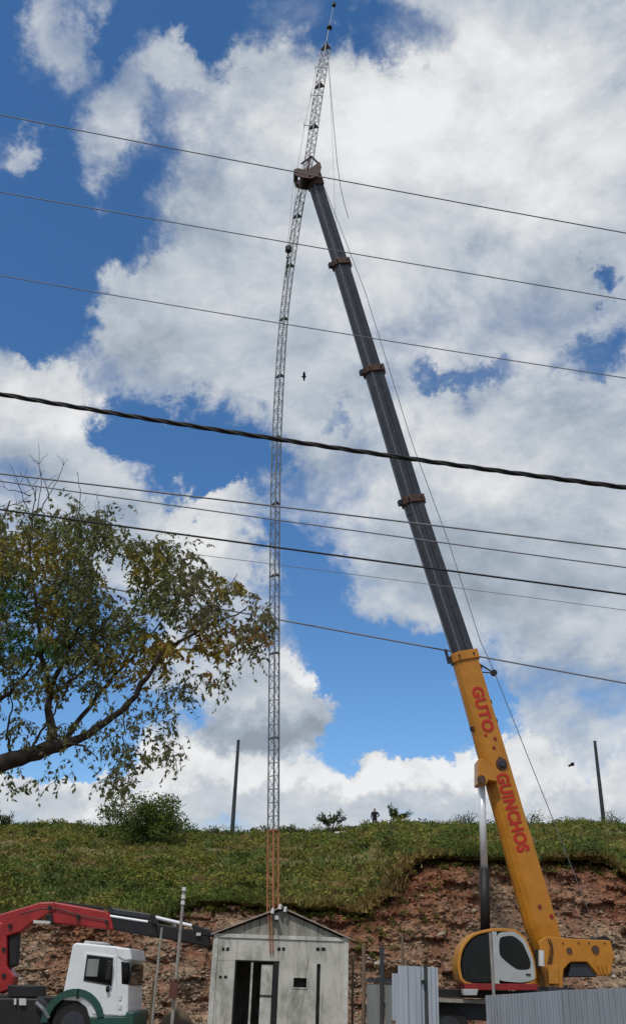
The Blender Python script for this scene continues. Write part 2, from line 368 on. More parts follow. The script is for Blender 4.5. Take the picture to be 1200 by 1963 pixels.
gx = list(np.linspace(-3000, -60, 6)) + list(np.linspace(-50, 50, 60)) + list(np.linspace(60, 3000, 6))
gy = list(np.linspace(-3000, -30, 5)) + list(np.linspace(-20, 39, 50)) + list(np.linspace(60, 3000, 6))
for y in gy:
    for x in gx: g.v.append((x, y, -0.02 + (0.03 * fbm(x, y, 1, 3, 0.3) if abs(x) < 55 and -25 < y < 39 else (-0.4 if y > 50 else 0))))
for j in range(len(gy) - 1):
    for i in range(len(gx) - 1):
        a = j * len(gx) + i; g.f.append((a, a + 1, a + 1 + len(gx), a + len(gx)))
tag(g.build('ground', gm, smooth=True), kind='structure')

# cut face of red and tan earth
def cutmat():
    m = bpy.data.materials.new('cut_earth'); m.use_nodes = True; t = m.node_tree; n = t.nodes; l = t.links; p = n['Principled BSDF']
    p.inputs['Roughness'].default_value = 0.95; p.inputs['Specular IOR Level'].default_value = 0.1
    g = n.new('ShaderNodeNewGeometry'); at = n.new('ShaderNodeAttribute'); at.attribute_name = 'tone'
    nz = n.new('ShaderNodeTexNoise'); nz.inputs['Scale'].default_value = 0.55; nz.inputs['Detail'].default_value = 7; l.new(g.outputs['Position'], nz.inputs[0])
    nf = n.new('ShaderNodeTexNoise'); nf.inputs['Scale'].default_value = 4.5; nf.inputs['Detail'].default_value = 6; nf.inputs['Roughness'].default_value = 0.7; l.new(g.outputs['Position'], nf.inputs[0])
    vo = n.new('ShaderNodeTexVoronoi'); vo.inputs['Scale'].default_value = 5.5; vo.inputs['Randomness'].default_value = 1.0
    mp = n.new('ShaderNodeMapping'); mp.inputs['Scale'].default_value = (0.75, 0.75, 1.7); l.new(g.outputs['Position'], mp.inputs[0]); l.new(mp.outputs[0], vo.inputs[0])
    r1 = n.new('ShaderNodeValToRGB'); l.new(nz.outputs['Fac'], r1.inputs[0])
    r1.color_ramp.elements[0].position = 0.36; r1.color_ramp.elements[0].color = (0.225, 0.115, 0.082, 1)
    r1.color_ramp.elements[1].position = 0.62; r1.color_ramp.elements[1].color = (0.345, 0.265, 0.19, 1)
    r2 = n.new('ShaderNodeValToRGB'); l.new(nf.outputs['Fac'], r2.inputs[0])
    r2.color_ramp.elements[0].position = 0.30; r2.color_ramp.elements[0].color = (0.42, 0.38, 0.36, 1)
    r2.color_ramp.elements[1].position = 0.70; r2.color_ramp.elements[1].color = (1.35, 1.3, 1.25, 1)
    m1 = n.new('ShaderNodeMix'); m1.data_type = 'RGBA'; m1.blend_type = 'MULTIPLY'; m1.inputs[0].default_value = 1; l.new(r1.outputs[0], m1.inputs[6]); l.new(r2.outputs[0], m1.inputs[7])
    mrr = n.new('ShaderNodeMapRange'); l.new(vo.outputs['Color'], mrr.inputs[0]); mrr.inputs[3].default_value = 0.65; mrr.inputs[4].default_value = 1.35
    m2 = n.new('ShaderNodeMix'); m2.data_type = 'RGBA'; m2.blend_type = 'MULTIPLY'; m2.inputs[0].default_value = 1; l.new(m1.outputs[2], m2.inputs[6]); l.new(mrr.outputs[0], m2.inputs[7])
    m3 = n.new('ShaderNodeMix'); m3.data_type = 'RGBA'; m3.blend_type = 'MULTIPLY'; m3.inputs[0].default_value = 1; l.new(m2.outputs[2], m3.inputs[6]); l.new(at.outputs['Color'], m3.inputs[7])
    l.new(m3.outputs[2], p.inputs['Base Color'])
    b = n.new('ShaderNodeBump'); b.inputs['Strength'].default_value = 0.55; b.inputs['Distance'].default_value = 0.05
    ad = n.new('ShaderNodeMath'); ad.operation = 'SUBTRACT'; l.new(nf.outputs['Fac'], ad.inputs[0]); l.new(vo.outputs['Distance'], ad.inputs[1]); l.new(ad.outputs[0], b.inputs['Height']); l.new(b.outputs[0], p.inputs['Normal'])
    return m
MT['cut'] = cutmat()
def face_pt(x, t):
    """t 0 at the foot .. 1 at the turf edge"""
    ez, ey = edge_z(x), edge_y(x)
    z = -0.15 + (ez + 0.12) * t
    y = FOOT + (ey - FOOT + 0.25) * (t ** 1.15) - 1.6 * max(0, 0.18 - t)
    d = 0.40 * fbm(x, z * 1.8, 11, 5, 0.55) + 0.11 * fbm(x, z * 2.2, 21, 4, 2.3) + 0.22 * (noise.cell(Vector((x * 0.9 + 0.5 * fbm(x, z, 5, 2, .8), z * 1.9 + 0.4 * fbm(x, z, 9, 2, .6), 0))) - 0.5)
    env = min(1, t * 5 + 0.25)
    return Vector((x, y - d * env + (0.45 if t > 0.93 else 0) * (t - 0.93) / 0.07, z))
def hue(x, t):
    h = fbm(x, t * 3, 33, 4, 0.28)
    red = max(0, min(1, 0.14 + 1.35 * (t - 0.52) + 0.75 * h + 0.22 * max(0, min(1, (x - 1) / 4))))
    return (0.96 - 0.26 * red, 0.97 - 0.50 * red, 0.93 - 0.55 * red)
cb = MB(); tones = []
cx = list(np.arange(-60, -15, 0.6)) + list(np.arange(-15, 15, 0.09)) + list(np.arange(15, 60, 0.6))
rows = 64
for j in range(rows + 1):
    for x in cx:
        cb.v.append(tuple(face_pt(x, j / rows))); tones.append(hue(x, j / rows))
nc = len(cx)
for j in range(rows):
    for i in range(nc - 1):
        a = j * nc + i; cb.f.append((a, a + 1, a + 1 + nc, a + nc))
cut = cb.build('embankment', 'cut', tone=np.array(tones)); tag(cut, kind='structure')
# stones standing out of the face
def rockmesh(name, seed, m):
    rr = random.Random(seed); bm = bmesh.new(); bmesh.ops.create_icosphere(bm, subdivisions=1, radius=0.5)
    for v in bm.verts: v.co *= 0.75 + 0.5 * rr.random(); v.co.z *= 0.62; v.co.y *= 0.8
    me = bpy.data.meshes.new(name); bm.to_mesh(me); bm.free(); me.materials.append(m); return me
sm = [mat('stone_tan', (0.36, 0.285, 0.21), 0.95, var=0.3, vscale=5, spec=0.1, bump=0.4, bscale=12), mat('stone_red', (0.23, 0.115, 0.085), 0.95, var=0.3, vscale=5, spec=0.1, bump=0.4, bscale=12), mat('stone_grey', (0.40, 0.355, 0.31), 0.95, var=0.3, vscale=5, spec=0.1, bump=0.4, bscale=12)]
rms = [rockmesh('stone', k, sm[k % 3]) for k in range(9)]
for k in range(280):
    x = random.uniform(-13, 12.5); t = random.random() ** 1.2 * 0.9
    p = face_pt(x, t); r = hue(x, t)[1]
    c = 1 if (r < 0.8 and random.random() < 0.75) else random.choice((0, 0, 2))
    o = bpy.data.objects.new('stone', rms[c + 3 * random.randrange(3)]); C.objects.link(o); o.parent = cut
    s = random.uniform(0.13, 0.26) * (1.7 if random.random() < 0.12 else 1)
    o.location = p + Vector((0, 0.02, 0)); o.scale = (s * random.uniform(0.9, 1.7), s, s); o.rotation_euler = (random.uniform(-.5, .5), random.uniform(-.5, .5), random.uniform(0, 6))
def rubble(name, n, s0, s1, place, parent, mi):
    b = MB()
    base = [Vector(v.co) for v in rms[0].vertices]; fs = [tuple(p.vertices) for p in rms[0].polygons]
    oct_v = [Vector(q) for q in ((1, 0, 0), (-1, 0, 0), (0, 1, 0), (0, -1, 0), (0, 0, .7), (0, 0, -.7))]
    oct_f = [(0, 2, 4), (2, 1, 4), (1, 3, 4), (3, 0, 4), (2, 0, 5), (1, 2, 5), (3, 1, 5), (0, 3, 5)]
    tn = []
    for k in range(n):
        p, col = place(); s = random.uniform(s0, s1) * 0.5; m = Matrix.Rotation(random.uniform(0, 6.3), 3, 'Z') @ Matrix.Rotation(random.uniform(-.7, .7), 3, 'X')
        b.add([p + m @ (q * s * random.uniform(0.7, 1.5)) for q in oct_v], oct_f); tn += [col] * 6
    o = b.build(name, mi, parent, tone=np.array(tn)); o['kind'] = 'stuff'; return o
MT['rub'] = mat('rubble_earth', (0.34, 0.26, 0.19), 0.95, var=0.3, vscale=6, attr='tone', spec=0.1)
def pl():
    x = random.uniform(-14, 13.5); t = random.random() ** 1.25 * 0.95; h = hue(x, t); k = random.uniform(0.45, 1.35); return face_pt(x, t), (h[0] * k, h[1] * k, h[2] * k)
rubble('rubble', 12000, 0.06, 0.19, pl, cut, 'rub')

# hillside: grassy slope above the cut, with a ragged turf lip
hm = mat('hill_turf', (0.24, 0.185, 0.09), 0.95, col2=(0.10, 0.105, 0.038), vscale=0.35, bump=0.8, bscale=3, spec=0.1)
hb = MB(); hx = list(np.arange(-150, -30, 4)) + list(np.arange(-30, 30, 0.14)) + list(np.arange(30, 151, 4))
ht = [-0.012, 0.0, 0.01, 0.02, 0.035] + list(np.linspace(0.05, 1.0, 52)) + [1.05, 1.2, 1.5, 2.0, 3.0, 4.2]
for t in ht:
    for x in hx:
        ey = edge_y(x); y = ey + (CRD - ey) * t
        lip = 0
        if t < 0.005: y = ey - 0.08 - 0.10 * fbm(x, 0, 2, 4, 2.6); lip = -0.03 + .08 * fbm(x, 9, 2, 3, 3.4)
        if t < 0: y = ey + 0.22; lip = -0.22
        hb.v.append((x, y, hill_z(x, max(y, ey)) + lip))
nh = len(hx)
for j in range(len(ht) - 1):
    for i in range(nh - 1):
        a = j * nh + i; hb.f.append((a, a + 1, a + 1 + nh, a + nh))
hill = hb.build('hillside', hm, smooth=True); tag(hill, kind='structure')

def blades(n, place, h0, h1, w, lean, per=1):
    """triangular blades; numpy arrays of vertices and tones"""
    V = []; T = []
    for _ in range(n):
        p, col, k = place()
        for q in range(per):
            a = random.uniform(0, 6.283); h = random.uniform(h0, h1) * k; l = random.uniform(0, lean) * h; b = random.uniform(0, 6.283)
            o = p + Vector((random.gauss(0, .16) * k, random.gauss(0, .16) * k, -0.04)) if per > 1 else p
            d = Vector((math.cos(a), math.sin(a), 0)) * (w * k * random.uniform(.6, 1.4))
            V += [o - d, o + d, o + Vector((math.cos(b) * l, math.sin(b) * l, h))]
            c = random.uniform(0.7, 1.3); T += [(col[0] * c, col[1] * c, col[2] * c)] * 3
    m = MB(); m.v = [tuple(v) for v in V]; m.f = [(3 * i, 3 * i + 1, 3 * i + 2) for i in range(len(V) // 3)]
    return m, np.array(T)
def grasscol(x, y):
    a = fbm(x, y, 4, 4, 0.16); b = fbm(x, y, 14, 3, 0.45); g = max(0, min(1, 0.42 + a * 1.8 + b * 0.7))
    k = 0.85 + 0.5 * b
    return ((1.15 - 0.62 * g) * k, (0.95 - 0.13 * g) * k, (1.05 - 0.45 * g) * k)
def gp():
    t = random.random() ** 1.25; y = 38 + (CRD + 3 - 38) * t; x = random.uniform(-0.40, 0.40) * y
    if y < edge_y(x): y = edge_y(x) + random.uniform(-.1, 6)
    return Vector((x, y, hill_z(x, y))), grasscol(x, y), random.uniform(.6, 1.5) * (1 + 0.004 * y)
def ge():
    x = random.uniform(-15, 15); y = edge_y(x) + random.uniform(-.12, .5); c = grasscol(x, y); k = random.uniform(.7, 1.2)
    return Vector((x, y, hill_z(x, max(y, edge_y(x))) - .02)), (c[0] * k * 1.1, c[1] * k, c[2] * k), random.uniform(.7, 1.5)
me_, Te = blades(3500, ge, 0.06, 0.22, 0.03, 1.6, per=8)
m, T = blades(20000, gp, 0.07, 0.20, 0.034, 1.0, per=8)
b0 = len(m.v); m.v += me_.v; m.f += [tuple(b0 + i for i in q) for q in me_.f]; T = np.vstack([T, Te])
tag(m.build('grass', 'grass', tone=T), 'olive and straw coloured grass covering the slope above the cut', 'grass', kind='stuff')

# leafy clumps (low scrub that reads as one mass)
def leafball(V, T, c, r, n, size, col, flat=0.75):
    for _ in range(n):
        u = Vector((random.gauss(0, 1), random.gauss(0, 1), random.gauss(0, 1))).normalized() * (random.random() ** 0.4)
        p = c + Vector((u.x * r, u.y * r, u.z * r * flat))
        a = Vector((random.gauss(0, 1), random.gauss(0, 1), random.gauss(0, 1))).normalized(); b = a.orthogonal().normalized(); s = size * random.uniform(.6, 1.4)
        V += [p - a * s * .5, p + b * s * .32, p + a * s * .5, p - b * s * .32]
        k = random.uniform(.55, 1.4); T += [(col[0] * k, col[1] * k, col[2] * k)] * 4
def quadmesh(V, T):
    m = MB(); m.v = [tuple(v) for v in V]; m.f = [(4 * i, 4 * i + 1, 4 * i + 2, 4 * i + 3) for i in range(len(V) // 4)]; return m, np.array(T)
V, T = [], []
for k in range(3600):
    p, col, s = gp()
    if fbm(p.x, p.y, 44, 3, 0.22) < -0.10 and random.random() < 0.85: continue
    if p.y > 79 and random.random() < .5: continue
    r = random.uniform(.12, .34) * (1 + 0.006 * p.y) * (1.6 if random.random() < .12 else 1)
    leafball(V, T, p + Vector((0, 0, r * .45)), r, int(22 + 60 * r), 0.09 + 0.001 * p.y, [(.85, 1.0, .7), (1.35, 1.2, .9), (.55, .68, .55), (1.1, 1.12, .7), (1.5, 1.2, 1.1)][random.randrange(5)], .6)
for k in range(420):       # larger rounded bushes in patches
    p, col, s_ = gp()
    if fbm(p.x, p.y, 71, 3, 0.14) < -0.05 or p.y > 78: continue
    r = random.uniform(.35, .85); c = [(.5, .62, .5), (.75, .9, .6), (1.2, 1.15, .7), (.9, .8, .65)][random.randrange(4)]
    leafball(V, T, p + Vector((0, 0, r * .25)), r, int(150 * r + 40), 0.17, c, .55)
for k in range(380):       # scrub along the skyline
    x = random.uniform(-31, 31); r = random.uniform(.15, .5) * (1.6 if random.random() < .12 else 1); y = CRD - random.uniform(0, 5)
    leafball(V, T, Vector((x, y, hill_z(x, y) + r * .4)), r, 60, 0.16, (.55, .7, .6))
for k in range(700):       # tufts hanging on the turf edge and the upper cut
    x = random.uniform(-14, 14); t = 1 - random.random() ** 2 * (0.42 if 2.2 < x < 5.6 else 0.10); q = face_pt(x, t)
    leafball(V, T, q + Vector((0, -.05, .05)), random.uniform(.08, .24), 22, 0.10, (1.1, 1.0, .8))
m, T2 = quadmesh(V, T)
tag(m.build('undergrowth', 'bush', tone=T2), 'low green scrub spread over the grassy slope', 'undergrowth', kind='stuff')

# ------------------------------------------------------------------ shrubs on the hill
def shrub(px, py, D, w, h, n, col, label, shape='round', leaf=0.13, lean=0.0):
    base = W(px, py, D); base.z = hill_z(base.x, base.y) - 0.05
    r = empty('shrub', base, label, 'shrub', 'shrubs on the hill')
    st = MB(); V, T = [], []
    ns = {'round': 9, 'spray': 7}[shape]
    for k in range(ns):
        a = random.uniform(0, 6.28); q = (k + .5) / ns * 2 - 1
        tip = base + Vector((q * w * .5 + lean * h * random.uniform(.6, 1), random.uniform(-.4, .4) * w, h * random.uniform(.55, 1.0) * (1 - .35 * abs(q) if shape == 'round' else 1)))
        mid = base.lerp(tip, .5) + Vector((0, 0, h * .12))
        st.tube([base, mid, tip], [.05, .03, .012], 5)
        if shape == 'round':
            for e in range(4):
                c = base.lerp(tip, random.uniform(.12, 1) ** .8) + Vector((random.gauss(0, .12) * w, random.gauss(0, .12) * w, random.uniform(-.1, .05) * h))
                leafball(V, T, c, w * random.uniform(.11, .2), n // (ns * 4), leaf, col)
        else:
            for e in range(7):
                leafball(V, T, mid.lerp(tip, e / 6), .17 + .02 * e, int(n * 1.8) // (ns * 7), leaf * 1.25, col, 1.0)
    st.build('stem', 'twig', r)
    m, T = quadmesh(V, T); m.build('foliage', 'bush', r, tone=T)
D_ = 80
shrub(272, 1640, 68, 6.6, 4.6, 9500, (.62, .78, .62), 'large dark green bush left of the mast below the skyline', leaf=.17)
shrub(345, 1600, 76, 2.2, 2.0, 500, (.55, .7, .6), 'loose bush just right of the large dark bush')
shrub(634, 1592, D_, 2.6, 2.1, 520, (.4, .5, .5), 'spiky V-shaped shrub on the skyline left of the standing person', 'spray')
shrub(750, 1588, D_, 1.9, 1.9, 520, (.4, .5, .5), 'wind-swept shrub on the skyline right of the standing person', 'spray', lean=.45)
shrub(897, 1588, D_, 2.4, 1.9, 620, (.5, .62, .55), 'round dark shrub on the skyline left of the lift cylinder')
shrub(1015, 1588, D_, 3.2, 1.8, 620, (.5, .62, .55), 'dark shrub on the skyline just right of the yellow boom')
shrub(1175, 1585, D_, 2.0, 1.5, 420, (.5, .62, .55), 'dark shrub on the skyline beside the right hill pole')
shrub(560, 1592, D_, 1.6, 1.0, 260, (.5, .62, .55), 'small skyline shrub just right of the mast')
shrub(408, 1600, D_, 2.0, 1.1, 300, (.5, .62, .55), 'low skyline shrub left of the left hill pole')
shrub(8, 1588, D_, 1.4, 1.3, 200, (.45, .55, .5), 'thin skyline shrub at the left end of the ridge', 'spray')
shrub(750, 1690, 47, 1.5, 1.0, 420, (.6, .75, .6), 'dark bush at the left end of the red cut edge')
shrub(700, 1670, 52, 1.8, 0.9, 420, (.75, .85, .6), 'low bush on the slope below the standing person')

# ------------------------------------------------------------------ hill poles, birds, litter, person
for px, y0, y1, x1, lb in ((445, 1600, 1420, 457, 'dark utility pole standing on the ridge left of the mast'), (1157, 1580, 1422, 1140, 'dark utility pole standing on the ridge right of the yellow boom')):
    b = W(px, y0, 82); b.z = hill_z(b.x, b.y) - .3; tp = W(x1, y1, 82)
    r = empty('utility_pole', b, lb, 'pole', 'poles on the ridge')
    MB().tube([b, Vector((b.x, b.y, tp.z))], [.19, .13], 10).build('shaft', 'pole', r)
    MB().disc((b.x, b.y, tp.z + .03), (0, 0, 1), .15, .06, 10).build('cap', 'pole', r)
def bird(px, py, D, s, lb):
    c = W(px, py, D); r = empty('bird', c, lb, 'bird', 'birds in the sky')
    MB().tube([c + Vector((-.22, 0, -.02)) * s, c + Vector((-.1, 0, 0)) * s, c + Vector((.08, 0, .01)) * s, c + Vector((.2, 0, .03)) * s], [.02 * s, .06 * s, .055 * s, .015 * s], 8).build('body', 'bird', r)
    for sg in (-1, 1):
        MB().loft([[c + Vector((x, sg * yy, z)) * s for x, z in ((-w, zz - .01), (w, zz - .01), (w, zz + .01), (-w, zz + .01))] for yy, w, zz in ((.03, .1, .0), (.28, .09, .10), (.6, .02, .02))]).build('wing', 'bird', r)
bird(1095, 1467, 60, 1.1, 'black bird gliding low left of the right hill pole')
bird(583, 722, 50, .9, 'tiny dark bird high in the sky between mast and boom')
for px, py, D in ((637, 1612, 72), (652, 1590, 78)):
    p = W(px, py, D); p.z = hill_z(p.x, p.y) + .06
    m = MB().loft([[p + Vector((x, y, z)) for x, z in ((-.45, h), (.5, h + .1), (.5, h + .16), (-.45, h + .06))] for y, h in ((-.3, .0), (.0, .09), (.3, .15))])
    tag(m.build('plastic_sheet', 'litter', loc=p), 'pale crumpled sheet lying in the grass %s' % ('below the V-shaped shrub' if py > 1600 else 'at the foot of the V-shaped shrub'), 'litter', 'pale litter on the hill')
def person():
    base = W(718, 1588, 81.5); base.z = hill_z(base.x, base.y) - .02
    r = empty('person', base, 'person in black clothes standing on the ridge with one hand on the hip', 'person')
    def skin(name, verts, edges, rads, m, root=0):
        me = bpy.data.meshes.new(name); me.from_pydata(verts, edges, []); me.materials.append(MT[m])
        o = bpy.data.objects.new(name, me); C.objects.link(o); o.parent = r
        s = o.modifiers.new('skin', 'SKIN')
        for i, rr in enumerate(rads): me.skin_vertices[0].data[i].radius = (rr, rr * .85); me.skin_vertices[0].data[i].use_root = (i == root)
        o.modifiers.new('sub', 'SUBSURF').levels = 2; o.modifiers['sub'].render_levels = 2
        return o
    v = [(0, 0, .98), (0, 0, 1.2), (0, 0, 1.42), (0, 0, 1.53), (0, -.02, 1.66), (0, -.02, 1.78),
         (-.2, 0, 1.42), (-.27, 0, 1.14), (-.26, -.06, .88), (-.255, -.08, .78),
         (.2, 0, 1.42), (.40, .02, 1.2), (.21, -.08, 1.05), (.14, -.1, 1.03),
         (-.1, 0, .92), (-.12, 0, .5), (-.13, .02, .09), (-.14, -.12, .04), (.1, 0, .92), (.13, 0, .5), (.15, .02, .09), (.17, -.12, .04)]
    e = [(0, 1), (1, 2), (2, 3), (3, 4), (4, 5), (2, 6), (6, 7), (7, 8), (8, 9), (2, 10), (10, 11), (11, 12), (12, 13), (0, 14), (14, 15), (15, 16), (16, 17), (0, 18), (18, 19), (19, 20), (20, 21)]
    ra = [.16, .16, .17, .06, .095, .07, .07, .05, .04, .035, .07, .05, .04, .035, .09, .065, .045, .04, .09, .065, .045, .04]
    skin('body', v, e, ra, 'skin')
    k = [(0, 0, .84), (0, 0, 1.0), (0, 0, 1.2), (0, 0, 1.43), (-.21, 0, 1.43), (-.28, 0, 1.14), (-.27, -.05, .93), (.21, 0, 1.43), (.405, .02, 1.2), (.25, -.06, 1.08)]
    skin('jacket', k, [(0, 1), (1, 2), (2, 3), (3, 4), (4, 5), (5, 6), (3, 7), (7, 8), (8, 9)], [.20, .205, .21, .15, .1, .075, .065, .1, .075, .065], 'cloth', 1)
    for sg in (-1, 1):
        skin('trouser_leg', [(sg * .1, 0, .95), (sg * .125, 0, .5), (sg * .14, .02, .16)], [(0, 1), (1, 2)], [.12, .09, .075], 'cloth')
        skin('shoe', [(sg * .14, .05, .05), (sg * .16, -.13, .04)], [(0, 1)], [.065, .05], 'cloth')
    skin('hair', [(0, .02, 1.70), (0, .01, 1.79)], [(0, 1)], [.105, .085], 'hair')
person()

# ------------------------------------------------------------------ hut
HD = 25.7
hx0, hx1 = W(406, 1880, HD).x, W(665, 1880, HD).x
ez = W(540, 1801, HD).z; apx = W(540, 1741, HD)
hut = empty('hut', ((hx0 + hx1) / 2, HD + 2, 0), 'small weathered concrete hut with gabled front and dark open doorway', 'hut')
def xs(px, py=1880): return W(px, py, HD).x
def zs(py, px=540): return W(px, py, HD).z
TH = .12
def panel(x0, x1, z0, z1, y=HD, th=TH, m='concrete', name='wall_panel'):
    return MB().box(((x0 + x1) / 2, y + th / 2, (z0 + z1) / 2), (x1 - x0, th, z1 - z0)).build(name, m, hut, bevel=.004)
dl, dr, dt = xs(450, 1900), xs(531, 1900), zs(1844, 490)
panel(hx0, dl, 0, dt); panel(hx0, dl - .001, dt + .004, ez - .004); panel(dl + .003, dr, dt + .004, ez - .004)
wl, wr, wb, wt = xs(563), xs(588), zs(1893, 575), zs(1875, 575)
gl, gr = xs(606, 1910), xs(613, 1910)
mid0 = dr + .004
panel(mid0, wl, 0, ez - .004); panel(wl + .002, wr - .002, 0, wb); panel(wl + .002, wr - .002, wt, ez - .004); panel(wr, gl, 0, ez - .004)
panel(gr, hx1, 0, ez - .004); panel(gl + .002, gr - .002, zs(1848, 610), ez - .004)
panel(gl, gr, 0, zs(1848, 610), HD + .06, .05, 'dark', 'joint_backing')
panel(wl - .02, wr + .02, wb - .02, wt + .02, HD + .14, .02, 'dark', 'window_dark_backing')  # dark sheet behind the opening stands in for the unlit inside
for a, b in ((wl - .03, wl), (wr, wr + .03)): panel(a, b, wb - .03, wt + .03, HD - .015, .014, 'trim', 'window_frame')
panel(wl, wr, wb - .03, wb - .002, HD - .014, .013, 'trim', 'window_sill'); panel(wl, wr, wt + .002, wt + .03, HD - .014, .013, 'trim', 'window_frame')
panel(hx0 - .02, hx1 + .02, ez, ez + .09, HD - .03, .16, 'trim', 'ring_beam')
panel(hx0 - .03, hx0 + .10, 0, ez - .003, HD - .026, .025, 'trim', 'corner_post'); panel(hx1 - .08, hx1 + .03, 0, ez - .003, HD - .026, .025, 'trim', 'corner_post')
for px0, px1 in ((532, 538), (541, 547), (606, 613), (616, 624), (426, 431), (434, 440)):
    panel(xs(px0, 1818), xs(px1, 1818), zs(1823, px0), zs(1816, px0), HD - .004, .006, 'dark', 'vent_hole')
for px0, px1 in ((420, 426), (430, 436)): panel(xs(px0, 1872), xs(px1, 1872), zs(1876, px0), zs(1870, px0), HD - .004, .006, 'dark', 'vent_hole')
# side and rear walls, floor
for x in (hx0, hx1 - TH):
    for k in range(4): MB().box((x + TH / 2, HD + TH + .5 + k * .97, ez / 2), (TH, .96, ez)).build('wall_panel', 'concrete', hut, bevel=.008)
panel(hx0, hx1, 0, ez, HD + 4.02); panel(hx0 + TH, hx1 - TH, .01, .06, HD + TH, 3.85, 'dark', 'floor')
# gable of upright sheets, each a piece
ax, az_ = apx.x, apx.z
lx, lz = W(405, 1797, HD).x, ez + .07; rx_, rz = W(672, 1797, HD).x, ez + .07
def roofz(x): return az_ - (az_ - lz) * ((ax - x) / (ax - lx) if x < ax else (x - ax) / (rx_ - ax))
ng = 9; gw = (hx1 - hx0) / ng
for k in range(ng):
    a, b = hx0 + k * gw + .006, hx0 + (k + 1) * gw - .006; y = HD + .02 + (.012 if k % 2 else 0)
    poly = [(a, ez + .092), (b, ez + .092), (b, roofz(b) - .06), (a, roofz(a) - .06)]
    if a < ax < b: poly = [(a, ez + .092), (b, ez + .092), (b, roofz(b) - .06), (ax, az_ - .06), (a, roofz(a) - .06)]
    MB().prism(poly, y, y + .05).build('gable_board', 'gable', hut, bevel=.004)
for x0, z0, x1, z1 in ((lx, lz - .02, ax, az_), (ax, az_, rx_, rz - .02)):
    for k in range(4):
        y0 = HD - .10 + k * 1.13
        MB().add([(x0, y0, z0 + .035), (x1, y0, z1 + .035), (x1, y0 + 1.22, z1 + .045), (x0, y0 + 1.22, z0 + .045), (x0, y0, z0 + .0), (x1, y0, z1 + .0), (x1, y0 + 1.22, z1 + .01), (x0, y0 + 1.22, z0 + .01)],
                 [(0, 1, 2, 3), (7, 6, 5, 4), (0, 4, 5, 1), (1, 5, 6, 2), (2, 6, 7, 3), (3, 7, 4, 0)]).build('roof_sheet', 'roof', hut)
MB().tube([(ax, HD - .12, az_ + .03), (ax, HD + 4.4, az_ + .04)], .04, 8).build('ridge_cap', 'roof', hut)
lp = MB().box((xs(531, 1758), HD - .12, zs(1762, 531)), (.10, .2, .08)).build('floodlight', 'black', hut, bevel=.01)
MB().box((xs(531, 1758), HD - .225, zs(1760, 531)), (.09, .02, .09)).build('lens', 'lamp', lp)
for px, py in ((522, 1745), (546, 1742), (536, 1737)): MB().tube([W(px, py + 6, HD - .14), W(px + 2, py - 4, HD - .14)], [.05, .035], 6).build('insulator', 'lamp', hut)
for px0, px1 in ((513, 518), (519, 523)): MB().tube([W(px0, 1746, HD - .05), W(px1 - 1, 1790, HD - .06), W(px1, 1828, HD - .045)], .016, 6).build('conduit', 'mastorange', hut)
# door: frame, opened leaf, post
panel(xs(479, 1900), xs(483, 1900), .06, dt - .02, HD - .02, .05, 'trim', 'door_post')
panel(dl - .03, dl + .012, 0, dt, HD - .02, .018, 'dark', 'door_frame'); panel(dl - .03, dr + .03, dt + .003, dt + .035, HD - .02, .018, 'dark', 'door_frame')
panel(xs(522, 1900), dr + .02, 0, dt, HD - .019, .1, 'dark', 'door_frame')
dleaf = panel(xs(499, 1900), xs(521, 1900), .06, dt - .05, HD + .03, .04, 'trim', 'door_leaf')
MB().box(((xs(499, 1900) + xs(521, 1900)) / 2, HD + .022, zs(1909, 510)), (xs(521) - xs(499), .02, .035)).build('crossbar', 'dark', dleaf)

# ------------------------------------------------------------------ lattice mast
mast_px = [(521.5, 2020), (522, 1900), (523, 1740), (524, 1560), (525, 1400), (526, 1180), (527, 1000), (529.5, 860), (534, 760), (541, 640), (549, 560), (560, 480), (575, 380), (594, 300), (604, 220), (613, 160), (624, 92)]
zb0 = 0.0
mp3 = []
for i, (x, y) in enumerate(mast_px):
    t = (2020 - y) / 1930; mp3.append(W(x, y, 30.4 - .2 * t))
mp3[0].z = 0.0
acc = [0]
for a, b in zip(mp3, mp3[1:]): acc.append(acc[-1] + (b - a).length)
mp_np = np.array([list(p) for p in mp3])
def mpt(s): return Vector([float(np.interp(s, acc, mp_np[:, k])) for k in range(3)])
def mps(s): return (mpt(s - 1.2) + mpt(s) * 2 + mpt(s + 1.2)) / 4 if 1.2 < s < acc[-1] - 1.2 else mpt(s)
mast = empty('lattice_mast', mp3[0], 'tall slender three-legged lattice radio mast rising behind the hut', 'mast')
nsec = 15; sl_ = acc[-1] / nsec
def corners(s, side=.34):
    side += .14 * max(0, s / acc[-1] - .62) / .38
    c = mps(s); t = (mps(min(s + .5, acc[-1])) - mps(max(s - .5, 0))).normalized()
    x = (Vector((1, 0, 0)) - t * t.x).normalized(); y = t.cross(x)
    return [c + x * (-side * .5) - y * (-side * .29), c + x * (side * .5) - y * (-side * .29) * -.2, c - y * (side * .58) * -1 * -1 + x * side * .05]
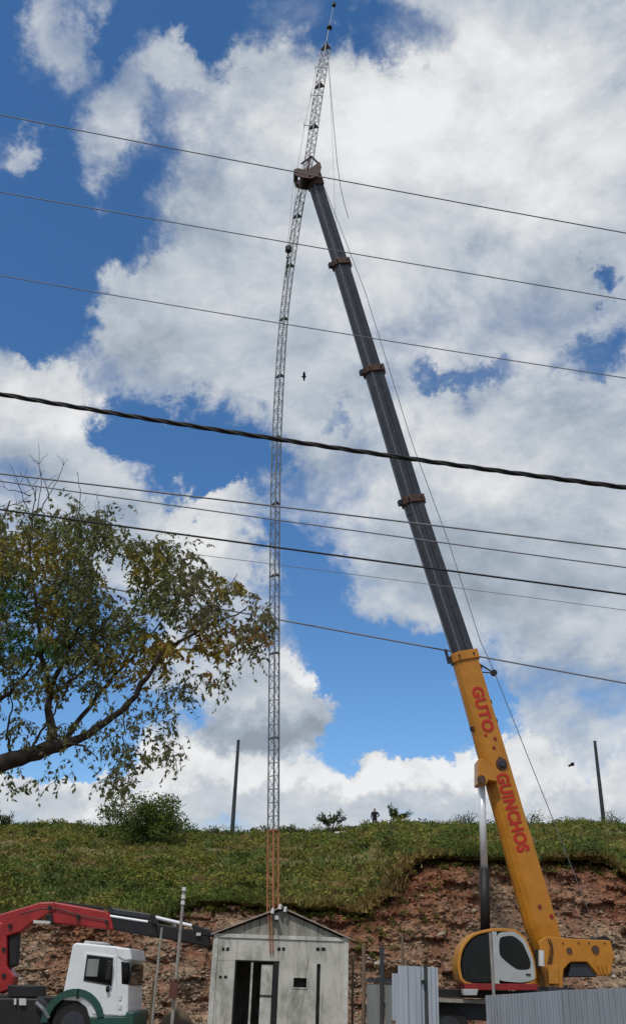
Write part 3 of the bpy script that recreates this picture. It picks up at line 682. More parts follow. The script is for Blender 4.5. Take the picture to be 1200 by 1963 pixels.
for k in range(nsec):
    s0, s1 = k * sl_, (k + 1) * sl_
    m = 'mastorange' if k < 2 else 'steel'
    sec = MB(); steps = 7
    for q in range(1):
        c = corners(s1 - .02); ctr = sum(c, Vector()) / 3
        t = (mps(min(s1, acc[-1])) - mps(s0)).normalized()
        cc = [ctr + (p - ctr) * 1.22 for p in c]
        sec.loft([[p - t * .02 for p in cc], [p + t * .02 for p in cc]])
    so_ = sec.build('section', m, mast); tag(so_, 'orange painted section' if k < 2 else None)
    for q in range(3):
        MB().tube([corners(s0 + (s1 - s0) * j / 6)[q] for j in range(7)], .03 if q else .024, 6).build('leg', m, so_)
    br = MB()
    for j in range(steps):
        a = corners(s0 + (s1 - s0) * j / steps); b = corners(s0 + (s1 - s0) * (j + 1) / steps)
        for q in range(3):
            u, v = (q, (q + 1) % 3) if j % 2 else ((q + 1) % 3, q)
            br.tube([a[u], b[v]], .011, 4, False); br.tube([b[q], b[(q + 1) % 3]], .010, 4, False)
    o = br.build('bracing', m, so_); o['kind'] = 'stuff'
# fittings on the upper mast
top = mps(acc[-1]); tdir = (mps(acc[-1]) - mps(acc[-1] - 3)).normalized()
MB().tube([W(622, 100, 30.2), W(631, 52, 30.25), W(640, 8, 30.2)], [.03, .022, .014], 6).build('spike', 'steel', mast)
MB().disc(W(640, 9, 30.2), (0, 0, 1), .10, .18, 10).build('beacon', 'black', mast)
MB().disc(W(631.5, 53, 30.25), (0, 0, 1), .14, .07, 10).build('ring', 'black', mast)
MB().tube([corners(acc[-1] - .05)[0], top + tdir * .5], .02, 5).tube([corners(acc[-1] - .05)[1], top + tdir * .5], .02, 5).tube([corners(acc[-1] - .05)[2], top + tdir * .5], .02, 5).build('peak', 'steel', mast)
for (x0, y0), (x1, y1) in (((604, 128), (625, 131)), ((596, 182), (618, 184)), ((583, 240), (606, 243))):
    b = MB().tube([W(x0, y0, 30.1), W(x1, y1, 30.1)], .018, 5); b.tube([W(x0, y0 - 5, 30.1), W(x0, y0 + 5, 30.1)], .022, 5); b.build('bracket', 'steel', mast)
MB().tube([W(x, y, 30.05) for x, y in ((606, 130), (596, 184), (584, 242), (574, 300), (566, 340))], .011, 5).build('feeder_cable', 'rope', mast)
MB().tube([W(594, 302, 29.95), W(578, 314, 29.9)], .045, 6).tube([W(597, 300, 29.95), W(611, 314, 29.9)], .05, 6).tube([W(594, 302, 29.95), W(597, 300, 29.95)], .06, 6).build('clamp', 'black', mast)
cab_ = MB().tube([W(x, y, 30.2) for x, y in ((628, 110), (632, 150), (636, 200), (641, 255), (646, 310), (653, 360), (661, 395), (668, 418))], .018, 5)
tag(cab_.build('dangling_cable', 'wire', loc=W(628, 110, 30.2)), 'thick loose cable dangling from the mast top right of the boom head', 'cable')
cab_ = MB().tube([W(x, y, 30.25) for x, y in ((630, 120), (634, 200), (638, 290), (641, 380), (644, 430))], .008, 5)
tag(cab_.build('dangling_rope', 'rope', loc=W(630, 120, 30.25)), 'thin rope hanging from the mast top beside the thick loose cable', 'rope')

# ------------------------------------------------------------------ mobile crane
CD = 30.6
crane = empty('mobile_crane', (W(1000, 1900, CD).x, CD, 0), 'yellow truck-mounted telescopic crane with its dark boom raised towards the mast', 'crane')
bpts_px = [(1062, 1862, 31.0), (1033, 1775, 30.95), (886, 1256, 30.7), (789, 962, 30.45), (714, 713, 30.1), (652, 508, 29.8), (602, 350, 29.55)]
bp = [W(*q) for q in bpts_px]
def frame(a, b):
    t = (b - a).normalized(); n = t.cross(Vector((0, 0, 1))).normalized()
    if n.y > 0: n = -n                       # n towards the viewer, s towards the upper side of the boom
    s = n.cross(t); s = s if s.x > 0 else -s
    return t, n, s
def bsec(c, n, s, w, th):
    """cross section: flat top (+s), rounded belly (-s)"""
    q = [(.5, -.5), (.5, .5), (-.22, .5), (-.40, .36), (-.5, .14), (-.5, -.14), (-.40, -.36), (-.22, -.5)]
    return [c + s * (u * w) + n * (v * th) for u, v in q]
def wid(p, px): return px / scl(p)
def boom_section(name, a, b, w0, w1, m, lap=.0):
    t, n, s = frame(a, b); a2 = a - t * lap
    return MB().loft([bsec(a2, n, s, w0, w0 * .8), bsec(b, n, s, w1, w1 * .8)]).build(name, m, crane, bevel=.02)
w_base0, w_base1 = wid(bp[1], 57), wid(bp[2], 45)
t, n, s = frame(bp[1], bp[2])
base = MB().loft([bsec(bp[0], n, s, w_base0 * .75, w_base0 * .7), bsec(bp[1], n, s, w_base0, w_base0 * .8), bsec(bp[2], n, s, w_base1, w_base1 * .8)]).build('base_boom', 'yellow', crane, bevel=.03)
ws_ = [wid(bp[2], 39), wid(bp[3], 36), wid(bp[4], 31), wid(bp[5], 27)]
for k in range(4):
    w = ws_[k]
    boom_section('boom_section', bp[2 + k], bp[3 + k], w, w * .97, 'boomdark', .6)
def collar(p, q, w, m='collar', ln=.30):
    t, n, s = frame(p, q)
    c = MB().loft([bsec(p - t * ln / 2, n, s, w, w * .86), bsec(p + t * ln / 2, n, s, w, w * .86)]).build('collar', m, crane, bevel=.015)
    MB().box(p - s * (w * .5 + .06), (.14, .2, .2), (s, n, t)).build('lug', 'black', c)
    MB().box(p + s * (w * .5 + .05), (.12, .2, .26), (s, n, t)).build('lug', 'collar', c)
    for v in (-.3, .3): MB().disc(p + n * (w * .43 + .015) + s * v * w, n, .035, .05, 8).build('bolt', 'black', c)
for k in range(3): collar(bp[3 + k], bp[4 + k], ws_[k] * 1.16)
collar(bp[2] - frame(bp[1], bp[2])[0] * .1, bp[2], w_base1 * 1.10, 'yellow', .32)
# dark line along each side, pale strip drawn as the belly edge's highlight
for k in range(4):
    t, n, s = frame(bp[2 + k], bp[3 + k]); w = ws_[k]
    MB().tube([bp[2 + k] + s * w * .10 + n * w * .41, bp[3 + k] + s * w * .10 + n * w * .40], .012, 5).build('tone_strip', 'black', crane)
    MB().tube([bp[2 + k] - s * w * .24 + n * w * .405, bp[3 + k] - s * w * .235 + n * w * .395], .03, 5).build('tone_strip', 'steel', crane)
# lettering and fittings on the base boom side
t, n, s = frame(bp[1], bp[2])
def onboom(py, off=0.0, lift=0.0):
    u = (py - 1775) / (1256 - 1775); lo, hi = -1.0, 2.0
    a, b = 0.0, 1.0
    for _ in range(40):
        m = (a + b) / 2; p = bp[1].lerp(bp[2], m); d = p - EYE; yy = 981.5 - FPX * d.dot(UP) / d.dot(F)
        if yy > py: a = m
        else: b = m
    p = bp[1].lerp(bp[2], a); w = w_base0 + (w_base1 - w_base0) * a
    return p + s * (off * w) + n * (w * .4 + lift), w
def lettering(txt, py0, py1, height, off, label):
    cu = bpy.data.curves.new('txt', 'FONT'); cu.body = txt; cu.size = 1.0; cu.extrude = .01; cu.offset = .045; cu.align_x = 'LEFT'; cu.space_character = 1.08
    ob = bpy.data.objects.new('txt', cu); C.objects.link(ob); bpy.context.view_layer.update()
    me = bpy.data.meshes.new_from_object(ob.evaluated_get(bpy.context.evaluated_depsgraph_get())); bpy.data.objects.remove(ob)
    co = np.array([list(v.co) for v in me.vertices]); mn, mx_ = co.min(0), co.max(0)
    P0, w = onboom(py0, off, .004); P1, _ = onboom(py1, off, .004); down = (P1 - P0); ln = down.length; down.normalize()
    base_ = worldloc(crane); nn = down.cross(s).normalized(); nn = nn if nn.dot(n) > 0 else -nn
    for v in me.vertices:
        u = (v.co.x - mn[0]) / (mx_[0] - mn[0]) * ln; h = (v.co.y) / .72 * height * w
        v.co = P0 + down * u + s * h + nn * (.012 if v.co.z > 0 else 0) - base_ - worldloc(base) + base_
    me.materials.clear(); me.materials.append(MT['redtxt'])
    o = bpy.data.objects.new('lettering', me); C.objects.link(o); o.parent = base; tag(o, label); return o
lettering('GUTO.', 1322, 1416, .46, -.16, 'red letters reading GUTO.')
lettering('GUINCHOS', 1487, 1636, .46, -.16, 'red letters reading GUINCHOS')
for py, off, r_, m in ((1422, .20, .055, 'darkred'), (1438, .05, .05, 'darkred'), (1460, .16, .06, 'collar')):
    p, w = onboom(py, off, .01); MB().disc(p, n, r_, .04, 12).build('bolt', m, base)
p, w = onboom(1470, .16, .02); e = MB().disc(p, n, .19, .07, 24).build('pivot_boss', 'collar', base, bevel=.01)
MB().disc(p + n * .05, n, .10, .06, 18).build('pin', 'boomdark', e)
for py, off in ((1740, .05), (1762, .36)):
    p, w = onboom(py, off, .01); MB().disc(p, n, .06, .04, 12).build('bolt', 'darkred', base)
for py, off in ((1352, .53), (1388, .53), (1395, -.53), (1285, .55)):
    p, w = onboom(py, off, -.2); MB().box(p, (.10, .12, .14), (s, n, t)).build('lug', 'black', base)
# roller bracket of the hoist line
rb0, _ = onboom(1275, .5, -.25); rb1 = W(946, 1290, 30.7)
br_ = MB().tube([rb0, rb1], .03, 6).tube([rb0 - t * .35, rb1], .022, 6).build('roller_bracket', 'boomdark', crane)
MB().disc(rb1, n, .11, .12, 14).build('roller', 'black', br_)
# cable reel arm at the collar, left
MB().tube([W(853, 1245, 30.6), W(858, 1262, 30.6), W(868, 1275, 30.55)], .05, 6).build('guide_arm', 'black', crane)
# boom head
t, n, s = frame(bp[5], bp[6]); h0 = bp[6]; hw = ws_[3]
hd = MB().loft([bsec(h0 - t * .35, n, s, hw * 1.12, hw * 1.0), bsec(h0 + t * .35, n, s, hw * 1.12, hw * 1.0)]).build('boom_head', 'collar', crane, bevel=.03)
sv0 = W(583, 343, 29.3)
hp = [(x, z) for x, z in XZ([(563, 335), (571, 332), (590, 337), (603, 326), (613, 320), (616, 330), (612, 345), (596, 352), (578, 350), (566, 346)], 29.3)]
for yy in (29.0, 29.65): MB().prism(hp, yy, yy + .05).build('cheek_plate', 'collar', hd, bevel=.01)
sh = MB().disc(W(585, 345, 29.33), (0, 1, 0), .24, .5, 24).build('sheave', 'black', hd); 
MB().disc(W(607, 331, 29.33), (0, 1, 0), .15, .5, 20).build('sheave', 'black', hd)
MB().disc(W(567, 339, 29.33), (0, 1, 0), .10, .45, 16).build('sheave', 'black', hd)
MB().tube([W(594, 338, 29.0), W(592, 318, 29.2), W(594, 306, 29.5)], .05, 6).build('jib_pin', 'collar', hd)
# hoist rope down the back of the boom to the winch
rp = [W(*q) for q in ((611, 333, 29.3), (650, 430, 29.6), (700, 560, 29.8), (790, 850, 30.3), (860, 1040, 30.5), (920, 1228, 30.65), (946, 1286, 30.7), (1057, 1565, 30.9), (1150, 1805, 31.1))]
MB().tube(rp, .014, 5).build('hoist_rope', 'rope', crane)
# hook rope and hook block
hk = W(553, 478, 29.4)
for dx in (-3, 3): MB().tube([W(566 + dx, 341, 29.35), W(554 + dx * .8, 472, 29.4)], .009, 5).build('hook_rope', 'rope', crane)
hb_ = empty('hook_block', hk + Vector((0, 0, -.3)), 'small black hook block hanging from the boom head beside the mast', 'hook block')
MB().tube([hk + Vector((0, 0, .22)), hk + Vector((0, 0, .12)), hk + Vector((0, 0, -.1)), hk + Vector((0, 0, -.22))], [.04, .14, .14, .05], 12).build('block', 'black', hb_)
MB().tube([hk + Vector((.0, 0, -.2)), hk + Vector((.0, 0, -.34)), hk + Vector((.07, 0, -.42)), hk + Vector((.0, 0, -.5)), hk + Vector((-.07, 0, -.44))], .03, 6).build('hook', 'black', hb_)
sg = MB().tube([hk + Vector((0, 0, -.45)), W(551, 510, 29.6), W(549, 533, 29.9)], .028, 6)
tag(sg.build('sling', 'cable', loc=hk), 'dark lifting sling from the hook block down to the mast', 'sling')
# lift cylinder
MB().tube([W(930, 1800, 30.7), W(928, 1664, 30.6)], wid(W(929, 1700, 30), 19) / 2, 16).build('cylinder_barrel', 'black', crane, smooth=True)
MB().tube([W(928, 1668, 30.6), W(922, 1490, 30.5)], wid(W(925, 1580, 30), 14) / 2, 16).build('piston_rod', 'chrome', crane, smooth=True)
p, w = onboom(1478, -.5, -.25)
pb = XZ([(914, 1458), (924, 1456), (946, 1478), (952, 1500), (934, 1497), (930, 1506), (914, 1504)], 30.3)
MB().prism(pb, 30.15, 30.85).build('cylinder_bracket', 'yellow', crane, bevel=.02)
MB().disc(W(922, 1494, 30.13), (0, 1, 0), .13, .1, 14).build('pin', 'collar', crane)
# superstructure
sp = XZ([(1030, 1806), (1046, 1795), (1100, 1800), (1168, 1803), (1176, 1830), (1168, 1871), (1146, 1871), (1124, 1844), (1092, 1844), (1079, 1858), (1076, 1897), (1045, 1897), (1040, 1850)], 30.3)
for yy in (30.25, 31.75): MB().prism(sp, yy, yy + .14).build('side_plate', 'yellow', crane, bevel=.02)
MB().prism(XZ([(1046, 1805), (1166, 1810), (1170, 1838), (1120, 1840), (1080, 1850), (1050, 1850)], 30.3), 30.40, 31.74).build('winch_frame', 'yellow', crane)
for px in (1056, 1078, 1108, 1128, 1158): MB().disc((W(px, 1806, 30.24).x, 30.235, W(px, 1808, 30.24).z), (0, 1, 0), .022, .03, 8).build('bolt', 'black', crane)
MB().prism(XZ([(1060, 1799), (1100, 1796), (1130, 1801), (1164, 1799), (1164, 1804), (1060, 1803)], 30.3), 30.45, 31.7).build('deck_plate', 'collar', crane)
for k in range(2): MB().tube([W(1050 + 4 * k, 1800, 30.22), W(1056 + 3 * k, 1815 + 3 * k, 30.18), W(1050 + 5 * k, 1848, 30.2), W(1056 + 4 * k, 1890, 30.22)], .016, 5).build('hose', 'black', crane)
MB().box(W(1060, 1868, 30.2), (.30, .04, .5)).build('hatch', 'yellow2', crane, bevel=.01)
MB().disc(W(1150, 1814, 31.1), (0, 1, 0), .27, .9, 24).build('winch_drum', 'black', crane)
for px, py, r_ in ((1091, 1822, .08), (1141, 1820, .11)): MB().disc((W(px, py, 30.2).x, 30.24, W(px, py, 30.24).z), (0, 1, 0), r_, .06, 18).build('pivot_pin', 'collar', crane)
MB().prism(XZ([(1094, 1846), (1122, 1846), (1146, 1873), (1090, 1873)], 30.3), 30.35, 31.9).build('counterweight', 'grey' if 0 else 'boomdark', crane, bevel=.03)
for k in range(3):
    MB().tube([W(1146 + 8 * k, 1850, 30.2), W(1152 + 7 * k, 1866, 30.2)], .03, 6).build('hose', 'yellow2', crane)
MB().tube([W(1037, 1822, 29.9), W(1037, 1852, 29.9)], .09, 14).build('exhaust', 'chrome', crane)
MB().box(W(1029, 1838, 29.95), (.08, .1, .5)).build('mirror', 'black', crane, bevel=.01)
# driver's cab
KD = 29.2
co_ = roundpoly(XZ([(886, 1894), (875, 1852), (882, 1814), (905, 1788), (942, 1779), (985, 1780), (1008, 1797), (1025, 1838), (1030, 1894)], KD), .2)
ci_ = inset(co_, .085)
cabn = MB().ring(co_, ci_, KD, KD + 1.05).build('cab', 'yellow2', crane, bevel=.02)
mid_ = inset(co_, .05)
MB().prism(mid_, KD + .98, KD + 1.0).build('back_panel', 'boomdark', cabn)
bx0, bx1 = W(945, 1830, KD).x, W(954, 1830, KD).x
zt, zb = W(950, 1786, KD).z, W(950, 1886, KD).z
MB().box(((bx0 + bx1) / 2, KD + .04, (zt + zb) / 2), (bx1 - bx0, .1, zt - zb)).build('door_pillar', 'grey', cabn, bevel=.01)
dp = XZ([(951, 1788), (984, 1785), (1005, 1800), (1021, 1838), (1026, 1878), (1000, 1884), (951, 1880)], KD)
dpo = roundpoly(dp, .1); win = XZ([(956, 1796), (982, 1793), (1001, 1807), (1017, 1844), (1016, 1859), (990, 1860), (956, 1833)], KD)
dwin = roundpoly(win, .14)
# door: a frame around its window, lofted from the outline to the window opening
def resample(poly, n):
    P = np.array(poly + [poly[0]]); d = np.r_[0, np.cumsum(np.linalg.norm(np.diff(P, axis=0), axis=1))]; u = np.linspace(0, d[-1], n, endpoint=False)
    return [(float(np.interp(q, d, P[:, 0])), float(np.interp(q, d, P[:, 1]))) for q in u]
def align(poly, ref):
    c = (sum(p[0] for p in poly) / len(poly), sum(p[1] for p in poly) / len(poly)); cr = (sum(p[0] for p in ref) / len(ref), sum(p[1] for p in ref) / len(ref))
    out = []
    for p in ref:
        a = math.atan2(p[1] - cr[1], p[0] - cr[0]); out.append(min(poly, key=lambda q: abs((math.atan2(q[1] - c[1], q[0] - c[0]) - a + math.pi) % (2 * math.pi) - math.pi)))
    return out
O_ = resample(dpo, 40); I_ = align(resample(dwin, 200), O_)
dr_ = MB().ring(O_, I_, KD - .02, KD + .04).build('door', 'grey', cabn)
MB().prism(resample(dwin, 40), KD + .012, KD + .02).build('door_window', 'glassdark', dr_)
MB().box(W(1012, 1868, KD - .03), (.14, .03, .04)).build('handle', 'black', dr_)
wp = roundpoly(XZ([(890, 1882), (884, 1850), (891, 1818), (910, 1796), (945, 1787), (945, 1884)], KD), .1)
MB().prism(wp, KD + .015, KD + .025).build('front_window', 'glass', cabn)
st_ = MB().prism(XZ([(905, 1850), (909, 1850), (912, 1868), (940, 1868), (940, 1876), (905, 1876)], KD + .4), KD + .25, KD + .8).build('seat', 'litter', cabn, bevel=.02)
MB().box(W(926, 1858, KD + .3), (.3, .25, .35)).box(W(932, 1838, KD + .3), (.12, .2, .2)).build('control_console', 'seat', cabn, bevel=.03)
MB().prism(XZ([(888, 1885), (1030, 1886), (1030, 1898), (892, 1898)], KD), KD - .01, KD + 1.1).build('cab_sill', 'darkred', crane, bevel=.01)
MB().prism(XZ([(886, 1896), (916, 1896), (913, 1908), (888, 1908)], KD), KD - .05, KD + .3).build('step', 'grey', crane, bevel=.01)
# carrier
zd = W(1000, 1899, 29.8).z; x0c, x1c = W(800, 1900, 30).x, W(1420, 1900, 30).x
MB().box(((x0c + x1c) / 2, 31.2, zd - .13), (x1c - x0c, 2.5, .22)).build('carrier_deck', 'black', crane, bevel=.02)
MB().box(((x0c + x1c) / 2, 31.2, zd - .55), (x1c - x0c - .4, 1.2, .55)).build('chassis', 'boomdark', crane, bevel=.02)
MB().disc((W(1045, 1897, 31.1).x, 31.1, zd + .04), (0, 0, 1), .9, .16, 32).build('turntable', 'boomdark', crane)
ob = MB().box((W(875, 1918, 29.7).x, 29.85, W(880, 1919, 29.7).z), (1.9, .2, .10)).build('outrigger_beam', 'palepole', crane, bevel=.01)
for k, x in enumerate(np.linspace(x0c + .9, x1c - .9, 4)):
    for yy in (30.15, 32.25):
        wq = MB().disc((x, yy, .56), (0, 1, 0), .56, .38, 28).build('wheel', 'rubber', crane, bevel=.05)
        MB().disc((x, yy - .2 if yy < 31 else yy + .2, .56), (0, 1, 0), .30, .04, 20).build('rim', 'boomdark', wq)
MB().prism([(x1c - .05, .5), (x1c + 2.2, .5), (x1c + 2.25, 1.5), (x1c + 2.0, 2.4), (x1c + .1, 2.45)], 30.1, 32.3).build('driving_cab', 'yellow', crane, bevel=.05)
MB().box((x1c + 1.1, 30.08, 1.85), (1.3, .03, .6)).build('cab_window', 'glassdark', crane)

# ------------------------------------------------------------------ lorry with red loader crane
TD = 25.0
tr = empty('truck', (W(180, 1990, TD).x, TD + 1.2, 0), 'white lorry cab with green fenders and a red folding loader crane behind it', 'truck')
prof = XZ([(140, 1811), (147, 1807), (225, 1814), (247, 1820), (250, 1842), (245, 1846), (247, 1890), (246, 1948), (172, 1952), (166, 1932), (150, 1919), (119, 1917)], TD)
cb_ = MB().prism(prof, TD, TD + 2.25).build('cab', 'white', tr, bevel=.06)
def onside(px, m, name, y0=-.012, y1=.012, parent=None, bev=.0): return MB().prism(XZ(px, TD), TD + y0, TD + y1).build(name, m, parent or cb_, bevel=bev)
door = onside([(164, 1826), (224, 1833), (226, 1946), (178, 1944), (172, 1928), (154, 1915)], 'white', 'door', -.02, .01, None, .008)
wo_ = XZ([(168, 1830), (218, 1836), (215, 1890), (161, 1880)], TD); wi_ = inset(wo_[::1], .045)
MB().ring(wo_, wi_, TD - .035, TD + .0).build('window_frame', 'black', door)
MB().prism(wi_, TD - .026, TD - .022).build('window_pane', 'glassdark', door)
MB().box(W(178, 1855, TD - .027), (.28, .004, .38)).build('seat', 'panel', door)
MB().box(W(209, 1860, TD - .13), (.11, .10, .42)).build('wing_mirror', 'black', cb_, bevel=.02)
MB().tube([W(207, 1893, TD - .02), W(207, 1899, TD - .1)], .045, 8).build('mirror_bracket', 'black', cb_)
MB().box(W(150, 1905, TD - .04), (.05, .04, .22)).build('grab_handle', 'black', cb_, bevel=.01)
MB().prism(XZ([(233, 1843), (249, 1846), (248, 1888), (234, 1886)], TD), TD - .004, TD + .01).build('quarter_window', 'glassdark', cb_)
ws2 = [W(251, 1846, TD), W(248.5, 1889, TD)]
MB().add([(ws2[0].x + .012, TD + .12, ws2[0].z), (ws2[1].x + .012, TD + .12, ws2[1].z), (ws2[1].x + .012, TD + 2.1, ws2[1].z), (ws2[0].x + .012, TD + 2.1, ws2[0].z)], [(0, 1, 2, 3)]).build('windscreen', 'glassdark', cb_)
MB().prism(XZ([(222, 1816), (250, 1818), (254, 1840), (240, 1842), (226, 1834)], TD), TD - .03, TD + 2.28).build('sun_visor', 'white', cb_, bevel=.03)
MB().prism(XZ([(150, 1808), (214, 1811), (214, 1818), (150, 1814)], TD), TD + .1, TD + 2.1).build('roof_rack', 'black', cb_)
MB().prism(XZ([(163, 1803), (200, 1806), (204, 1813), (160, 1811)], TD + .4), TD + .4, TD + 1.2).build('roof_hatch', 'litter', cb_, bevel=.02)
for py in (1908, 1925): MB().box(W(231, py + 5, TD - .012), (.06, .02, .10)).build('side_lamp', 'lamp', cb_)
# fender arch
wc = W(136, 1992, TD); 
def arc(r0, r1, a0, a1, nseg=14):
    o = [(wc.x + r0 * math.cos(R(a0 + (a1 - a0) * i / nseg)), wc.z + r0 * math.sin(R(a0 + (a1 - a0) * i / nseg))) for i in range(nseg + 1)]
    i_ = [(wc.x + r1 * math.cos(R(a0 + (a1 - a0) * i / nseg)), wc.z + r1 * math.sin(R(a0 + (a1 - a0) * i / nseg))) for i in range(nseg, -1, -1)]
    return o + i_
wc.z = .52
fm = MB(); A = arc(.76, .60, 15, 178); nA = len(A) // 2
for i in range(nA - 1): fm.prism([A[i], A[i + 1], A[2 * nA - 2 - i], A[2 * nA - 1 - i]], TD - .06, TD + .5)
fm.build('fender', 'green', tr)
MB().prism(XZ([(172, 1950), (246, 1949), (246, 1975), (178, 1990)], TD), TD - .03, TD + 2.28).build('lower_body', 'green', tr, bevel=.02)
xb = W(250, 1960, TD).x
MB().box((xb - .02, TD + 1.12, .62), (.22, 2.3, .42)).build('bumper', 'green', tr, bevel=.04)
rw = wc.x - 4.4
for x in (wc.x, rw, rw - 1.3):
    for yy in (TD + .2, TD + 2.05):
        wq = MB().disc((x, yy, .52), (0, 1, 0), .52, .32, 28).build('wheel', 'rubber', tr, bevel=.05)
        MB().disc((x, yy - .17 if yy < TD + 1 else yy + .17, .52), (0, 1, 0), .28, .04, 20).build('rim', 'boomdark', wq)
MB().box((wc.x - 2.6, TD + 1.12, .93), (7.4, 1.0, .28)).build('chassis', 'black', tr, bevel=.02)
MB().box((rw - .9, TD + 1.12, 1.22), (4.6, 2.4, .16)).build('flatbed', 'wood', tr, bevel=.02)
MB().prism(XZ([(-40, 1912), (72, 1914), (92, 1930), (96, 1975), (-40, 1975)], TD), TD + .1, TD + .7).build('side_tank', 'black', tr, bevel=.04)
for a in (((27, 1914), (31, 1926)), ((37, 1914), (50, 1927))): MB().prism(XZ([a[0], (a[1][0], a[0][1]), a[1], (a[0][0], a[1][1])], TD), TD + .03, TD + .09).build('reflector_plate', 'litter', tr)
MB().prism(XZ([(8, 1888), (58, 1890), (60, 1912), (10, 1912)], TD), TD + .3, TD + 1.6).build('valve_box', 'black', tr, bevel=.02)
MB().tube([W(70, 1922, TD), W(84, 1935, TD - .05), W(94, 1952, TD - .05)], .05, 8).build('mudguard_stay', 'steel', tr)
# loader crane on the lorry
LD = 26.0
lc = MB().prism(XZ([(-45, 1768), (6, 1768), (14, 1800), (14, 1852), (28, 1872), (24, 1895), (0, 1905), (-45, 1905)], LD), LD, LD + .5).build('loader_column', 'red', tr, bevel=.04)
MB().prism(XZ([(14, 1790), (34, 1787), (30, 1850), (16, 1856)], LD), LD + .1, LD + .4).build('loader_cylinder', 'black', tr, bevel=.04)
MB().tube([W(33, 1790, LD + .2), W(29, 1848, LD + .2)], .05, 10).build('loader_piston', 'chrome', tr)
MB().prism(XZ([(-45, 1762), (0, 1752), (78, 1729), (104, 1728), (108, 1745), (60, 1770), (40, 1787), (10, 1796), (-45, 1800)], LD), LD + .02, LD + .46).build('loader_boom', 'red', tr, bevel=.04)
MB().prism(XZ([(84, 1731), (104, 1728), (200, 1745), (212, 1752), (218, 1783), (150, 1775), (100, 1770), (92, 1752)], LD), LD + .06, LD + .42).build('loader_arm', 'red', tr, bevel=.04)
MB().prism(XZ([(88, 1752), (100, 1752), (104, 1772), (94, 1772)], LD), LD - .02, LD + .5).build('knuckle_link', 'black', tr, bevel=.02)
MB().prism(XZ([(66, 1764), (98, 1766), (98, 1771), (66, 1770)], LD), LD - .06, LD + .3).build('knuckle_cover', 'litter', tr)
MB().prism(XZ([(108, 1726), (196, 1738), (198, 1744), (108, 1733)], LD), LD + .1, LD + .3).build('hose_guard', 'black', tr, bevel=.01)
MB().prism(XZ([(205, 1752), (296, 1764), (302, 1798), (218, 1782)], LD), LD + .08, LD + .40).build('loader_extension', 'black', tr, bevel=.03)
MB().prism(XZ([(292, 1768), (400, 1788), (404, 1816), (298, 1796)], LD), LD + .12, LD + .36).build('loader_extension', 'black', tr, bevel=.03)
MB().prism(XZ([(205, 1738), (296, 1753), (297, 1763), (207, 1750)], LD), LD + .12, LD + .36).build('extension_cylinder', 'boomdark', tr, bevel=.02)
MB().tube([W(212, 1756, LD + .08), W(284, 1767, LD + .08)], .03, 8).build('extension_piston', 'chrome', tr)
MB().tube([W(296, 1758, LD + .1), W(368, 1775, LD + .1)], .045, 8).build('extension_piston', 'chrome', tr)
MB().prism(XZ([(288, 1752), (298, 1754), (300, 1772), (290, 1770)], LD), LD + .02, LD + .42).build('extension_collar', 'black', tr)
MB().prism(XZ([(366, 1770), (406, 1784), (410, 1796), (372, 1790)], LD), LD + .1, LD + .36).build('loader_tip', 'black', tr, bevel=.02)
MB().box(W(381, 1791, LD + .07), (.12, .04, .07)).build('tip_plate', 'litter', tr)

for px, py in ((20, 1775), (96, 1740), (150, 1758), (205, 1768), (8, 1820), (8, 1870)): MB().disc(W(px, py, LD - .01), (0, 1, 0), .05, .06, 12).build('pin', 'black', tr)
MB().tube([W(x, y, LD + .02) for x, y in ((40, 1752), (80, 1742), (110, 1742), (160, 1756), (206, 1764))], .014, 5).build('hose', 'black', tr)
for px in (96, 150, 205): MB().tube([W(px, 1728 + (px - 96) * .13, LD + .12), W(px + 6, 1724 + (px - 96) * .13, LD + .12), W(px + 12, 1731 + (px - 96) * .13, LD + .12)], .016, 5).build('hose', 'black', tr)
# ------------------------------------------------------------------ corrugated sheets, fences and posts
def sheet(x0, x1, z0, z1a, z1b, y, nr, depth=.035, lean=.0):
    prof_ = []; pitch = (x1 - x0) / nr
    for k in range(nr):
        for u, d in ((0, 0), (.30, 0), (.42, 1), (.72, 1), (.84, 0)): prof_.append((x0 + (k + u) * pitch, y - d * depth))
    prof_.append((x1, y)); n_ = len(prof_); vs_ = []
    for tt in (0, 1):
        for dy in (0, .006):
            for i, (x, yy) in enumerate(prof_):
                z = z0 if tt == 0 else z1a + (z1b - z1a) * i / (n_ - 1)
                vs_.append((x + lean * z, yy + dy, z))
    fs = []
    for i in range(n_ - 1): fs += [(i, i + 1, 2 * n_ + i + 1, 2 * n_ + i), (n_ + i + 1, n_ + i, 3 * n_ + i, 3 * n_ + i + 1), (2 * n_ + i, 2 * n_ + i + 1, 3 * n_ + i + 1, 3 * n_ + i)]
    return MB().add(vs_, fs)
FD = 21.0
MT['sheet2'] = mat('dull_zinc', (0.30, 0.33, 0.365), .5, .3, var=.12, vscale=2.0, streak=True); stain(MT['sheet2'], (.2, .19, .18), 2.5, .5, .8, .3)
fr_ = empty('corrugated_fence', (W(1065, 1960, FD).x, FD, 0), 'pale corrugated metal fence in front of the crane at the right', 'fence')
tops = [(930, 1908), (995, 1904), (1072, 1898), (1148, 1895), (1225, 1893), (1300, 1892)]
for k in range(len(tops) - 1):
    a, b = W(tops[k][0], tops[k][1], FD), W(tops[k + 1][0], tops[k + 1][1], FD)
    sheet(a.x, b.x + .03, 0.01, a.z, b.z, FD - .012 * (k % 2), 7 if k else 6).build('sheet', 'sheet2', fr_)
for px in (962, 1110, 1260):
    a = W(px, 1912, FD + .1); MB().box((a.x, FD + .08, a.z / 2), (.07, .07, a.z)).build('post', 'wood', fr_)
